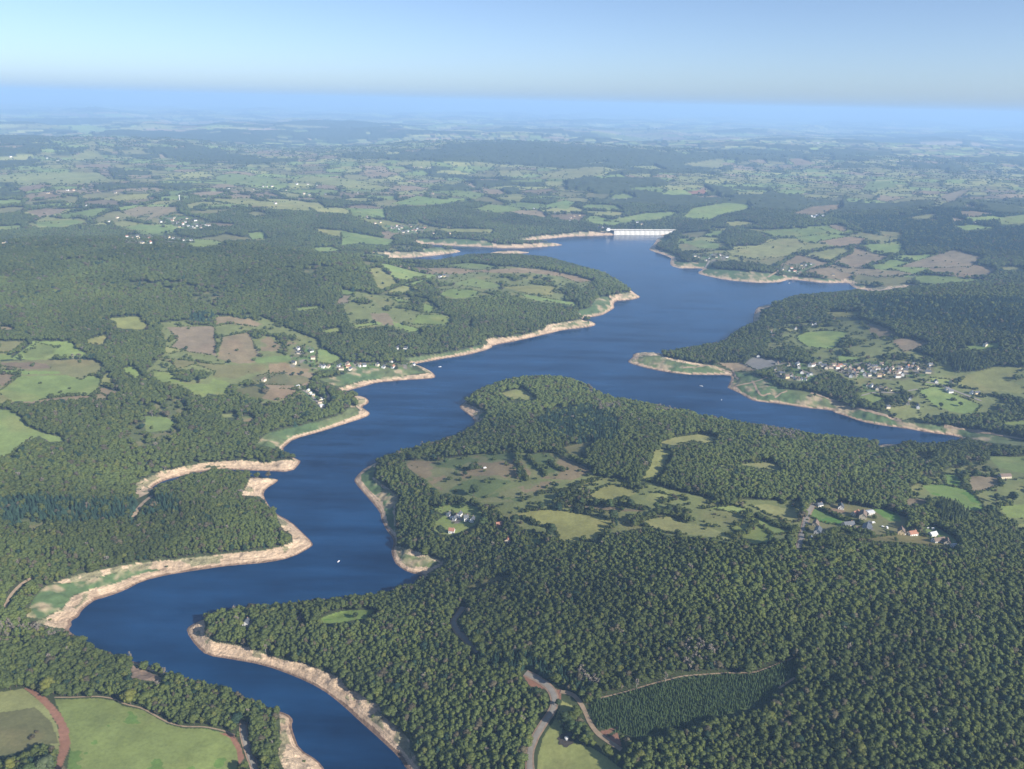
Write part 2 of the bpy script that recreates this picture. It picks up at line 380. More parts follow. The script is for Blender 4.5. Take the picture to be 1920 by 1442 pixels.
ROADS = [  # kind, width, polyline
 ('road', 5.5, "985,1262 1010,1274 1031,1289 1041,1307 1039,1328 1021,1354 1004,1381 993,1408 993,1442 1003,1490"),
 ('road', 5.0, "868,1138 864,1146 854,1158 846,1164 857,1184 881,1206 897,1222"),
 ('path', 4.5, "1051,1297 1074,1301 1091,1321 1105,1354 1118,1374 1141,1391 1165,1406"),
 ('path', 1.7, "1126,1309 1168,1299 1221,1283 1280,1268 1364,1262 1414,1262 1454,1247 1487,1234"),
 ('path', 2.5, "1460,1291 1475,1281 1490,1271"),
 ('road', 6.0, "1527,944 1519,952 1512,970 1508,990 1503,1010 1498,1028"),
 ('road', 5.0, "458,1348 455,1371 463,1401 478,1442 490,1490"),
 ('path', 2.0, "102,1308 134,1308 184,1306 214,1310 231,1320 267,1328 314,1355 344,1363 384,1363 418,1370 440,1378"),
 ('path', 4.0, "62,1082 40,1095 20,1115 8,1140"),
 ('path', 6.0, "1363,727 1390,722 1430,712 1438,707"), ('path', 5.0, "1410,714 1417,725 1425,745 1445,738"),
 ('path', 5.0, "1372,690 1377,703 1384,712"), ('path', 5.0, "1280,690 1310,688 1330,684 1372,698"), ('path', 4.0, "1453,746 1463,738 1476,733"),
 ('path', 8.0, "1520,737 1545,744 1568,754 1592,758"), ('path', 9.0, "1605,765 1650,776 1690,789"), ('path', 10.0, "1770,799 1830,808 1920,824"),
 ('road', 6.0, "1730,716 1760,720 1800,737 1840,752"), ('road', 5.0, "1615,742 1640,735 1680,737 1720,730"),
 ('road', 6.0, "555,724 575,735 592,750 605,765"), ('road', 5.0, "612,735 620,745 616,750"),
 ('road', 8.0, "1330,490 1322,503"), ('path', 8.0, "1440,520 1456,510 1462,505"), ('path', 6.0, "285,930 265,945 250,970"),
]
# ------------------------------------------------------------------ fan grid over the land
TH0, TH1, NX = math.radians(-54), math.radians(54), 1240
TH = np.linspace(TH0, TH1, NX)
Dl = [300.0]
while Dl[-1] < 170000:
    d = Dl[-1]
    Dl.append(d * (1 + min(.035, max(.0022, .62 * d / (H * 768) * (1 + (H / d) ** 2)))))
D = np.array(Dl); NY = len(D)
X = D[:, None] * np.sin(TH)[None]; Y = D[:, None] * np.cos(TH)[None]
DD = np.repeat(D[:, None], NX, 1)

def gcoord(x, y):
    d = np.hypot(x, y)
    return np.interp(d, D, np.arange(NY)), (np.arctan2(x, y) - TH0) / (TH1 - TH0) * (NX - 1)

def bil(A, x, y):
    r, c = gcoord(x, y)
    r = np.clip(r, 0, NY - 1.001); c = np.clip(c, 0, NX - 1.001)
    i = r.astype(int); j = c.astype(int); fr = r - i; fc = c - j
    return (A[i, j] * (1 - fc) + A[i, j + 1] * fc) * (1 - fr) + (A[i + 1, j] * (1 - fc) + A[i + 1, j + 1] * fc) * fr

def near(A, x, y):
    r, c = gcoord(x, y)
    return A[np.clip(np.rint(r).astype(int), 0, NY - 1), np.clip(np.rint(c).astype(int), 0, NX - 1)]

def densify(p, step=5.0, closed=True):
    q = np.vstack([p, p[:1]]) if closed else p
    out = []
    for a, b in zip(q[:-1], q[1:]):
        n = max(1, int(np.hypot(*(b - a)) / step))
        out.append(a + (b - a) * (np.arange(n) / n)[:, None])
    if not closed:
        out.append(q[-1:])
    return np.vstack(out)

def inside(px, py, poly):
    ins = np.zeros(px.shape, bool)
    x0, y0 = poly[-1]
    for x1, y1 in poly:
        if y0 != y1:
            c = ((y0 > py) != (y1 > py)) & (px < (x1 - x0) * (py - y0) / (y1 - y0) + x0)
            ins ^= c
        x0, y0 = x1, y1
    return ins

# ---- shoreline in world metres, signed distance (water < 0)
def smooth_closed(p, it=1):
    for _ in range(it):
        q = np.empty((len(p) * 2, 2)); n = np.roll(p, -1, 0)
        q[0::2] = .75 * p + .25 * n; q[1::2] = .25 * p + .75 * n; p = q
    return p
WP = smooth_closed(to_plane(WATER), 1)
IP = smooth_closed(to_plane(ISLAND), 1)

def seg_dist(x, y, poly):
    a = poly; b = np.roll(poly, -1, 0)
    out = np.empty(x.size); xf = x.ravel(); yf = y.ravel(); CH = 20000
    ab = b - a; L2 = np.maximum((ab ** 2).sum(1), 1e-9)
    for k in range(0, x.size, CH):
        px = xf[k:k + CH, None] - a[None, :, 0]; py = yf[k:k + CH, None] - a[None, :, 1]
        t = np.clip((px * ab[:, 0] + py * ab[:, 1]) / L2, 0, 1)
        out[k:k + CH] = np.sqrt(((px - t * ab[:, 0]) ** 2 + (py - t * ab[:, 1]) ** 2).min(1))
    return out.reshape(x.shape)

def coarse(fn, st=4):
    ri = np.unique(np.r_[np.arange(0, NY, st), NY - 1]); ci = np.unique(np.r_[np.arange(0, NX, st), NX - 1])
    A = fn(X[np.ix_(ri, ci)], Y[np.ix_(ri, ci)])
    B = np.empty((len(ri), NX))
    for k in range(len(ri)):
        B[k] = np.interp(np.arange(NX), ci, A[k])
    C = np.empty((NY, NX)); rr = np.arange(NY)
    i = np.clip(np.searchsorted(ri, rr, 'right') - 1, 0, len(ri) - 2); f = ((rr - ri[i]) / (ri[i + 1] - ri[i]))[:, None]
    return B[i] * (1 - f) + B[i + 1] * f

SDA = coarse(lambda x, y: np.minimum(seg_dist(x, y, WP), seg_dist(x, y, IP)))
nr = int(np.searchsorted(D, 5200))
inw = np.zeros(X.shape, bool)
inw[:nr] = inside(X[:nr], Y[:nr], WP) & ~inside(X[:nr], Y[:nr], IP)
close = (SDA < 8 * DD * .0025 * 2 + 12) & (np.arange(NY)[:, None] < nr)
SDA[close] = np.minimum(seg_dist(X[close], Y[close], WP), seg_dist(X[close], Y[close], IP))
SD = np.where(inw, -SDA, SDA)

# ---- relief
RW = np.array([to_plane(r[:2], r[2])[0] for r in RELIEF]); RH = RELIEF[:, 2]
RB = .085 * np.hypot(RW[:, 0], RW[:, 1]) + 30
def relief(x, y):
    num = np.zeros(x.shape); den = np.zeros(x.shape)
    far = sstep(6000, 16000, np.hypot(x, y))
    bg = 62 + 25 * far + (34 + 60 * far) * fbm(x, y, 1400, 5, 3) * (1 + .6 * far) + 25 * far * fbm(x, y, 6000, 8, 2)
    for (px, py), h, b in zip(RW, RH, RB):
        q = ((x - px) ** 2 + (y - py) ** 2) / (b * b)
        w = np.exp(-np.minimum(q, 60)) + .04 / (1 + q * q)
        num += w * h; den += w
    k = np.full(x.shape, .012)
    return (num + k * bg) / (den + k)
REL = coarse(relief, 5)
fl = np.abs(SD)
Z = REL * (1 - np.exp(-np.maximum(SD, 0) / 230)) + (13 - 8 * sstep(2600, 4000, DD)) * (1 - np.exp(-np.maximum(SD, 0) / 40))
nz = fbm(X, Y, 260, 21, 4) * sstep(20, 200, SD)
Z += nz * (8 + 8 * sstep(2500, 7000, DD))
bankn = fbm(X, Y, 17, 33, 4) * sstep(1, 14, SD) * (1 - sstep(30, 65, SD)) * (1 - sstep(2000, 3500, DD))
Z += bankn * 4.6
Z = np.maximum(Z, np.minimum(.02 * np.maximum(SD, 0), 6))
Z = np.where(SD > 0, np.maximum(Z, np.minimum(SD * .3, 3)), np.maximum(SD * .22, -16))
RIDGE = fbm(X, Y, 2400, 45, 3); Z += sstep(4800, 8000, DD) * (48 * RIDGE + 6)
far = sstep(9000, 30000, DD)
Z += far * 20 * fbm(X, Y, 5000, 41, 3)
Z = np.where((SD > 60), np.maximum(Z, 4), Z)

def hit(p):
    """world points where the survey's picture points fall on the terrain"""
    p = np.atleast_2d(p); r = rays(p); out = np.zeros((len(p), 3))
    ts = D[:-2]
    hz = np.hypot(r[:, 0], r[:, 1])
    for k in range(0, len(p), 400):
        q = r[k:k + 400]; hh = hz[k:k + 400]
        T = ts[None] / hh[:, None]
        xx = q[:, :1] * T; yy = q[:, 1:2] * T; zz = H + q[:, 2:] * T
        c = (np.arctan2(q[:, 0], q[:, 1]) - TH0) / (TH1 - TH0) * (NX - 1)
        c = np.clip(np.rint(c).astype(int), 0, NX - 1)
        g = np.maximum(Z[:-2][:, c].T, 0)
        below = zz <= g
        i = np.where(below.any(1), below.argmax(1), len(ts) - 1)
        i0 = np.maximum(i - 1, 0); n = np.arange(len(q))
        da = zz[n, i0] - g[n, i0]; db = zz[n, i] - g[n, i]
        f = np.clip(da / np.where(np.abs(da - db) < 1e-6, 1e-6, da - db), 0, 1)
        t = T[n, i0] * (1 - f) + T[n, i] * f
        out[k:k + 400, 0] = q[:, 0] * t; out[k:k + 400, 1] = q[:, 1] * t; out[k:k + 400, 2] = H + q[:, 2] * t
    return out

def fill(poly_px, closed=True):
    w = hit(densify(poly_px))
    r, c = gcoord(w[:, 0], w[:, 1])
    r0, r1 = max(0, int(r.min())), min(NY - 1, int(r.max()) + 1); c0, c1 = max(0, int(c.min())), min(NX - 1, int(c.max()) + 1)
    if r1 <= r0 or c1 <= c0:
        return None
    rr, cc = np.mgrid[r0:r1 + 1, c0:c1 + 1]
    m = inside(cc.astype(float) + 1e-4, rr.astype(float) + 1e-4, np.stack([c, r], 1))
    return slice(r0, r1 + 1), slice(c0, c1 + 1), m, w

# ---- land cover
CODE = {k: i for i, k in enumerate('wgGytosbSVRpLFBMn')}     # 0 = wood
ALB = {'n': (.23, .165, .12), 'B': (.140, .160, .060), 'M': (.175, .215, .068), 'w': (.052, .066, .028), 'g': (.155, .205, .062), 'G': (.125, .185, .052), 'y': (.205, .215, .080), 't': (.195, .155, .095),
       'o': (.145, .145, .062), 's': (.150, .130, .068), 'b': (.25, .13, .085), 'S': (.56, .43, .295), 'V': (.082, .128, .052),
       'R': (.18, .175, .165), 'p': (.075, .105, .042), 'L': (.085, .115, .045)}
CLS = np.zeros(X.shape, np.int8); COLR = np.zeros(X.shape + (3,)); COLR[:] = ALB['w']
# open country beyond the lake hills: fields and woods of all sizes
fz = sstep(3900, 4700, DD + 650 * (1 - sstep(-900, -100, X)) + 900 * fbm(X, Y, 900, 3, 2)) > .5
fz &= ~((SD < 120) & (DD < 5200))
sz = np.where(DD < 16000, 1, 0)
id1, ed1 = voronoi(X, Y, 235, 7); id2, ed2 = voronoi(X, Y, 640, 9, -.2)
idn = np.where(DD < 14000, id1, id2); edn = np.where(DD < 14000, ed1, ed2)
woodn = fbm(X, Y, 1500, 51, 3) + .55 * (_h((idn * 9973).astype(np.int64), (idn * 31).astype(np.int64), 3) - .5)
woodn = woodn + .45 * RIDGE * sstep(4800, 8000, DD)
wood_far = woodn > .045 + .06 * sstep(9000, 20000, DD)
pal = np.array([ALB[k] for k in 'goyytgogyyttgooy'])
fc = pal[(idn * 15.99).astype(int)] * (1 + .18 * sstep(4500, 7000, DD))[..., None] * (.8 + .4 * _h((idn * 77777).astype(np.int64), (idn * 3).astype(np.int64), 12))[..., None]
fc = np.where((idn > .985)[..., None], np.array((.25, .20, .13)), fc)
m = fz & ~wood_far
fc = np.where((DD > 11000)[..., None], fc * (.6 + 1.1 * _h((idn * 55555).astype(np.int64), (idn * 7).astype(np.int64), 19))[..., None], fc)
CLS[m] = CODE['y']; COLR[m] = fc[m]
hedge_far = m & (edn < np.where(DD < 14000, 4 + DD * .0013, 14)) & (vnoise(X / 60, Y / 60, 14) > .25)
COLR[hedge_far] = (.03, .045, .022); 
CLS[hedge_far] = 0
OPEN_FAR = m.copy()
WTYPE = np.zeros(X.shape, np.int8)
EDGES = []
for line in COVER.strip().splitlines():
    k, s = line.split(' ', 1); p = P(s); f = fill(p)
    if f is None:
        continue
    a, b, mm, w = f
    if k == 'w': mm = mm & (woodn[a, b] > -.30)
    if k == 'F':
        opn = mm & (woodn[a, b] < .16) & (SD[a, b] > 25); OPEN_FAR[a, b] |= opn; CLS[a, b][opn] = CODE['y']; COLR[a, b][opn] = fc[a, b][opn]
        hh = opn & (ed1[a, b] < 4 + DD[a, b] * .001) & (vnoise(X[a, b] / 60, Y[a, b] / 60, 14) > .25); COLR[a, b][hh] = (.03, .045, .022); CLS[a, b][hh] = 0
        continue
    if k in 'SV':
        mm = mm & (SD[a, b] > 0)
    CLS[a, b][mm] = CODE[k]; v = np.array(ALB[k])
    if k in 'gGyto':
        v = v * random.uniform(.86, 1.14) * np.array([random.uniform(.94, 1.06), 1, random.uniform(.9, 1.1)])
    COLR[a, b][mm] = v
    if k in 'gGytopM' and 250 < p[:, 1].mean() < 1250:
        EDGES.append((k, w))
for line in WOODS.strip().splitlines():
    k, s = line.split(' ', 1); f = fill(P(s))
    if f:
        a, b, mm, w = f; WTYPE[a, b][mm] = {'c': 1, 'd': 2, 'l': 3}[k]
nB0 = fbm(X, Y, 24, 79, 3)
band = 5 + .0085 * np.maximum(DD - 1100, 0) + 4 * fbm(X, Y, 60, 61, 2)
shore = (SD > -30) & (SD < band * (1 + .5 * nB0)) & (DD < 5200)
isV = CLS == CODE['V']
mk = shore & (~isV | (SD < band * .6)); CLS[mk] = CODE['S']; COLR[mk] = ALB['S']
COLR[SD < -3] = (.05, .06, .05)
# scrub and lake-bed patches
nA = fbm(X, Y, 55, 71, 4); nB = fbm(X, Y, 18, 72, 3); nC = fbm(X, Y, 140, 73, 3)
s_ = CLS == CODE['s']
COLR[s_] = np.where((nA[s_] > .12)[:, None], (.19, .150, .085), np.where((nA[s_] < -.12)[:, None], (.095, .125, .045), (.15, .155, .068)))
for k in 'gGytoBM':
    q = CLS == CODE[k]
    COLR[q] *= (1 + .22 * nC[q] + .14 * nB[q])[:, None]
    COLR[q] += (np.clip(nA[q] - .05, 0, 1)[:, None]) * np.array((.06, .02, .015))
q = (CLS == CODE['G']) | (CLS == CODE['M']); dk = q & (nA + .5 * nB > .18); COLR[dk] *= (.62, .84, .62)
S_ = CLS == CODE['S']
low = np.clip(1 - Z / 9, 0, 1); COLR[S_] *= (1 + .20 * nB[S_] + .12 * nC[S_])[:, None]
COLR[S_] = COLR[S_] * (1 - .45 * low[S_, None]) + .45 * low[S_, None] * np.array((.36, .235, .16))
grass = S_ & (nA * .8 + nB + .22 * sstep(14, 34, SD) > .34) & (SD > 7)
COLR[grass] = COLR[grass] * .35 + .65 * np.array((.115, .15, .065))
mud = S_ & (SD < 2.2 + 3 * np.clip(nA, 0, 1)) & (DD < 3000); COLR[mud] = (.20, .135, .095)
V_ = isV & ~mk
fV = (sstep(.12, .55, nA[V_] + .8 * nB[V_]))[:, None]; fU = sstep(-.1, .5, nC[V_] + .5 * nA[V_])[:, None]
COLR[V_] = (np.array(ALB['V']) * (1 - fU) + np.array((.125, .150, .065)) * fU) * (1 + .25 * nB[V_])[:, None] * (1 - fV) + fV * np.array((.32, .26, .165))
L_ = CLS == CODE['L']
COLR[L_] = np.where((nB[L_] > .25)[:, None], (.20, .18, .15), np.where((nA[L_] > 0.)[:, None], (.09, .14, .045), (.13, .13, .065)))
GAP = (CLS == 0) & (DD < 3600) & (fbm(X, Y, 170, 77, 4) > .34) & (X < -120) & (DD > 1150) & (SD > 60)
COLR[GAP] = np.where((nB[GAP] > .1)[:, None], (.13, .125, .06), (.085, .10, .042))
t_ = (CLS == 0) & ~GAP
COLR[t_] *= (1 + .3 * nB[t_])[:, None]
# a raised canopy for the far woods, which read as one mass
FARW = (CLS == 0) & (DD > 4800)
# picture-space index of open ground, used to keep crowns from standing over what the survey saw
PM = np.zeros((721, 1040), np.int8)                     # x from -80 .. 2000, half size
yy_, xx_ = np.mgrid[0:721, 0:1040]; xx_ = xx_ * 2.0 - 80; yy_ = yy_ * 2.0
def pm_fill(p, v):
    x0, x1 = int((p[:, 0].min() + 80) / 2) - 1, int((p[:, 0].max() + 80) / 2) + 2
    y0, y1 = int(p[:, 1].min() / 2) - 1, int(p[:, 1].max() / 2) + 2
    x0, y0 = max(x0, 0), max(y0, 0); x1, y1 = min(x1, 1040), min(y1, 721)
    if x1 > x0 and y1 > y0:
        mm = inside(xx_[y0:y1, x0:x1], yy_[y0:y1, x0:x1], p); PM[y0:y1, x0:x1][mm] = v
for line in COVER.strip().splitlines():
    k, s = line.split(' ', 1)
    if k not in 'FwB': pm_fill(P(s), CODE[k])
def pm_disc(x, y, r):
    pm_fill(np.array([(x + r * math.cos(a * .785), y + r * .9 * math.sin(a * .785)) for a in range(8)]), 20)
def pm_at(px, py):
    i = np.clip(np.rint(py / 2).astype(int), 0, 720); j = np.clip(np.rint((px + 80) / 2).astype(int), 0, 1039)
    return PM[i, j]
# ------------------------------------------------------------------ materials
def mat(name):
    m = bpy.data.materials.new(name); m.use_nodes = True; nt = m.node_tree
    return m, nt, nt.nodes['Principled BSDF']
def N(nt, t, **kw):
    n = nt.nodes.new(t)
    for k, v in kw.items():
        setattr(n, k, v)
    return n
def lk(nt, a, b): nt.links.new(a, b)
def noise(nt, scale, det=4, rough=.55, vec=None):
    n = N(nt, 'ShaderNodeTexNoise'); n.inputs['Scale'].default_value = scale; n.inputs['Detail'].default_value = det
    n.inputs['Roughness'].default_value = rough
    if vec is not None: lk(nt, vec, n.inputs['Vector'])
    return n
def rng(nt, val, a, b, c, d):
    n = N(nt, 'ShaderNodeMapRange'); lk(nt, val, n.inputs['Value'])
    for k, v in zip(('From Min', 'From Max', 'To Min', 'To Max'), (a, b, c, d)): n.inputs[k].default_value = v
    return n.outputs['Result']
def mul(nt, col, fac):
    n = N(nt, 'ShaderNodeVectorMath', operation='SCALE'); lk(nt, col, n.inputs[0]); lk(nt, fac, n.inputs['Scale']); return n.outputs[0]
def plain(name, col, rough=.8, var=.12, scale=.6, metal=0.0):
    m, nt, b = mat(name)
    g = N(nt, 'ShaderNodeTexCoord'); n = noise(nt, scale, 5, .6, g.outputs['Object'])
    c = N(nt, 'ShaderNodeRGB'); c.outputs[0].default_value = (*col, 1)
    lk(nt, mul(nt, c.outputs[0], rng(nt, n.outputs['Fac'], .3, .7, 1 - var, 1 + var)), b.inputs['Base Color'])
    b.inputs['Roughness'].default_value = rough; b.inputs['Metallic'].default_value = metal
    return m

def make_ground_mat():
    m, nt, b = mat('ground_cover')
    at = N(nt, 'ShaderNodeAttribute', attribute_name='cover'); bk = N(nt, 'ShaderNodeAttribute', attribute_name='bank')
    geo = N(nt, 'ShaderNodeNewGeometry'); pos = geo.outputs['Position']
    n1 = noise(nt, .035, 6, .65, pos); n2 = noise(nt, .25, 5, .65, pos)
    f = N(nt, 'ShaderNodeMath', operation='MULTIPLY')
    lk(nt, rng(nt, n1.outputs['Fac'], .3, .7, .84, 1.16), f.inputs[0]); lk(nt, rng(nt, n2.outputs['Fac'], .25, .75, .80, 1.20), f.inputs[1])
    base = mul(nt, at.outputs['Color'], f.outputs[0])
    # strand lines left on the bank by the falling water
    mp = N(nt, 'ShaderNodeMapping'); mp.inputs['Scale'].default_value = (.018, .018, 1.5); lk(nt, pos, mp.inputs['Vector'])
    n3 = noise(nt, 1.0, 5, .6, mp.outputs[0])
    mp2 = N(nt, 'ShaderNodeMapping'); mp2.inputs['Scale'].default_value = (.09, .09, .2); lk(nt, pos, mp2.inputs['Vector'])
    n4 = noise(nt, 1.0, 6, .7, mp2.outputs[0])
    sf = N(nt, 'ShaderNodeMath', operation='MULTIPLY')
    lk(nt, rng(nt, n3.outputs['Fac'], .35, .65, .72, 1.22), sf.inputs[0]); lk(nt, rng(nt, n4.outputs['Fac'], .3, .7, .70, 1.22), sf.inputs[1])
    bankc = mul(nt, base, sf.outputs[0])
    mx = N(nt, 'ShaderNodeMix', data_type='RGBA'); lk(nt, bk.outputs['Fac'], mx.inputs['Factor'])
    lk(nt, base, mx.inputs['A']); lk(nt, bankc, mx.inputs['B'])
    lk(nt, mx.outputs['Result'], b.inputs['Base Color'])
    b.inputs['Roughness'].default_value = .95; b.inputs['Specular IOR Level'].default_value = .15
    bp = N(nt, 'ShaderNodeBump'); lk(nt, rng(nt, bk.outputs['Fac'], 0, 1, .06, .95), bp.inputs['Strength']); bp.inputs['Distance'].default_value = 5.0
    lk(nt, n4.outputs['Fac'], bp.inputs['Height']); lk(nt, bp.outputs[0], b.inputs['Normal'])
    return m

def make_foliage_mat(name, dark=.84, light=1.16, scale=.45):
    m, nt, b = mat(name)
    at = N(nt, 'ShaderNodeAttribute', attribute_name='tint', attribute_type='INSTANCER')
    tc = N(nt, 'ShaderNodeTexCoord'); n = noise(nt, scale, 3, .6, tc.outputs['Object'])
    col = mul(nt, at.outputs['Color'], rng(nt, n.outputs['Fac'], .3, .7, dark, light))
    lk(nt, col, b.inputs['Base Color']); b.inputs['Roughness'].default_value = .65; b.inputs['Specular IOR Level'].default_value = .2
    tr = N(nt, 'ShaderNodeBsdfTranslucent'); lk(nt, mul(nt, col, rng(nt, n.outputs['Fac'], 0, 1, 1.3, 1.3)), tr.inputs['Color'])
    mx = N(nt, 'ShaderNodeMixShader'); mx.inputs[0].default_value = .36; lk(nt, b.outputs[0], mx.inputs[1]); lk(nt, tr.outputs[0], mx.inputs[2])
    lk(nt, mx.outputs[0], nt.nodes['Material Output'].inputs['Surface'])
    return m

GROUND = make_ground_mat()
FOL = make_foliage_mat('foliage'); NEEDLE = make_foliage_mat('needles', .6, 1.4, .9)
BARK = plain('bark', (.11, .085, .06), .9, .3, 2.0); PALEBARK = plain('pale_bark', (.36, .33, .29), .9, .2, 2.0)
DEADW = plain('dead_twigs', (.135, .115, .085), .9, .3, 1.0)

def water_mat():
    m, nt, b = mat('lake_water')
    geo = N(nt, 'ShaderNodeNewGeometry'); pos = geo.outputs['Position']
    n0 = noise(nt, .0035, 4, .6, pos)
    mp = N(nt, 'ShaderNodeMapping'); mp.inputs['Scale'].default_value = (.0045, .022, .01); mp.inputs['Rotation'].default_value = (0, 0, math.radians(8)); lk(nt, pos, mp.inputs['Vector'])
    n1 = noise(nt, 1.0, 5, .6, mp.outputs[0])
    cr = N(nt, 'ShaderNodeMix', data_type='RGBA'); ad = N(nt, 'ShaderNodeMath', operation='ADD'); lk(nt, rng(nt, n0.outputs['Fac'], .35, .65, 0, .5), ad.inputs[0]); lk(nt, rng(nt, n1.outputs['Fac'], .36, .66, 0, .6), ad.inputs[1]); lk(nt, ad.outputs[0], cr.inputs['Factor'])
    cr.inputs['A'].default_value = (.0016, .0115, .040, 1); cr.inputs['B'].default_value = (.0065, .044, .124, 1)
    lk(nt, cr.outputs['Result'], b.inputs['Base Color'])
    lk(nt, rng(nt, n1.outputs['Fac'], .4, .62, .10, .26), b.inputs['Roughness'])
    b.inputs['IOR'].default_value = 1.333; lk(nt, rng(nt, n1.outputs['Fac'], .36, .64, .3, .8), b.inputs['Specular IOR Level'])
    n2 = noise(nt, .35, 3, .6, pos); bp = N(nt, 'ShaderNodeBump'); lk(nt, rng(nt, n1.outputs['Fac'], .38, .62, .12, .75), bp.inputs['Strength']); bp.inputs['Distance'].default_value = .35
    lk(nt, n2.outputs['Fac'], bp.inputs['Height']); lk(nt, bp.outputs[0], b.inputs['Normal'])
    return m

# ------------------------------------------------------------------ object helpers
def link(o, parent=None):
    COL.objects.link(o)
    if parent is not None: o.parent = parent
    return o
def obj(name, me, parent=None):
    return link(bpy.data.objects.new(name, me), parent)
def empty(name, loc, rz=0.0):
    o = bpy.data.objects.new(name, None); o.location = loc; o.rotation_euler = (0, 0, rz); o.empty_display_size = 1
    return link(o)
def tag(o, label=None, cat=None, group=None, kind=None):
    if label: o['label'] = label
    if cat: o['category'] = cat
    if group: o['group'] = group
    if kind: o['kind'] = kind
    return o
def mesh_np(name, V, F, m=None, smooth=False):
    """V n x 3, F m x k (one k)"""
    me = bpy.data.meshes.new(name); V = np.asarray(V, np.float32); F = np.asarray(F, np.int32); k = F.shape[1]
    me.vertices.add(len(V)); me.vertices.foreach_set('co', V.ravel())
    me.loops.add(F.size); me.loops.foreach_set('vertex_index', F.ravel())
    me.polygons.add(len(F)); me.polygons.foreach_set('loop_start', np.arange(0, F.size, k, dtype=np.int32))
    me.polygons.foreach_set('loop_total', np.full(len(F), k, np.int32))
    if smooth: me.polygons.foreach_set('use_smooth', np.ones(len(F), bool))
    me.update(calc_edges=True)
    if m: me.materials.append(m)
    return me
class MB:
    def __init__(s): s.v = []; s.f = []; s.m = []
    def add(s, vs, fs, mi=0):
        b = len(s.v); s.v += [tuple(v) for v in vs]; s.f += [tuple(i + b for i in f) for f in fs]; s.m += [mi] * len(fs)
    def box(s, x0, x1, y0, y1, z0, z1, mi=0):
        s.add([(x0, y0, z0), (x1, y0, z0), (x1, y1, z0), (x0, y1, z0), (x0, y0, z1), (x1, y0, z1), (x1, y1, z1), (x0, y1, z1)],
              [(0, 3, 2, 1), (4, 5, 6, 7), (0, 1, 5, 4), (1, 2, 6, 5), (2, 3, 7, 6), (3, 0, 4, 7)], mi)
    def tube(s, a, b, ra, rb, n=6, mi=0):
        a = Vector(a); b = Vector(b); d = (b - a).normalized(); u = d.orthogonal().normalized(); w = d.cross(u)
        vs = [c + r * (math.cos(2 * math.pi * k / n) * u + math.sin(2 * math.pi * k / n) * w) for c, r in ((a, ra), (b, rb)) for k in range(n)]
        s.add(vs, [(k, (k + 1) % n, n + (k + 1) % n, n + k) for k in range(n)] + [tuple(range(n))[::-1], tuple(range(n, 2 * n))], mi)
    def mesh(s, name, mats):
        me = bpy.data.meshes.new(name); me.from_pydata(s.v, [], s.f); me.update()
        for m in mats: me.materials.append(m)
        me.polygons.foreach_set('material_index', s.m)
        return me

# ------------------------------------------------------------------ ground and water
def grid_object(name, use_face, zoff=None, keep_all=False):
    idx = np.arange(NY * NX).reshape(NY, NX)
    q = np.stack([idx[:-1, :-1], idx[:-1, 1:], idx[1:, 1:], idx[1:, :-1]], -1)[use_face]
    used = np.unique(q); remap = np.zeros(NY * NX, np.int32); remap[used] = np.arange(len(used))
    zz = Z if zoff is None else Z + zoff
    V = np.stack([X.ravel()[used], Y.ravel()[used], zz.ravel()[used]], 1)
    me = mesh_np(name, V, remap[q][:, ::-1], GROUND, True)
    a = me.attributes.new('cover', 'FLOAT_COLOR', 'POINT')
    a.data.foreach_set('color', np.concatenate([COLR.reshape(-1, 3)[used], np.ones((len(used), 1))], 1).astype(np.float32).ravel())
    b = me.attributes.new('bank', 'FLOAT', 'POINT')
    b.data.foreach_set('value', (CLS.ravel()[used] == CODE['S']).astype(np.float32))
    return obj(name, me)
fw = FARW[:-1, :-1] & FARW[1:, :-1] & FARW[:-1, 1:] & FARW[1:, 1:]
ins_ = np.zeros(FARW.shape, bool)
ins_[1:, 1:] |= True
edge = FARW & ~(np.roll(FARW, 1, 0) & np.roll(FARW, -1, 0) & np.roll(FARW, 1, 1) & np.roll(FARW, -1, 1))
canopy = np.where(FARW & ~edge, 9 + 8 * vnoise(X / 34, Y / 34, 81) + 6 * vnoise(X / 130, Y / 130, 82), -1.5)
tag(grid_object('ground', np.ones((NY - 1, NX - 1), bool)), kind='structure')
tag(grid_object('far_woods', fw, canopy), kind='stuff')
nW = int(np.searchsorted(D, 5200))
wx0, wy0 = WP.min(0) - 15; wx1, wy1 = WP.max(0) + 15
nxs, nys = 60, 60
gx, gy = np.meshgrid(np.linspace(wx0, wx1, nxs), np.linspace(max(wy0, 150), wy1, nys))
ii = np.arange(nxs * nys).reshape(nys, nxs)
tag(obj('water', mesh_np('water', np.stack([gx.ravel(), gy.ravel(), 0 * gx.ravel()], 1),
        np.stack([ii[:-1, :-1], ii[:-1, 1:], ii[1:, 1:], ii[1:, :-1]], -1).reshape(-1, 4), water_mat())), kind='structure')

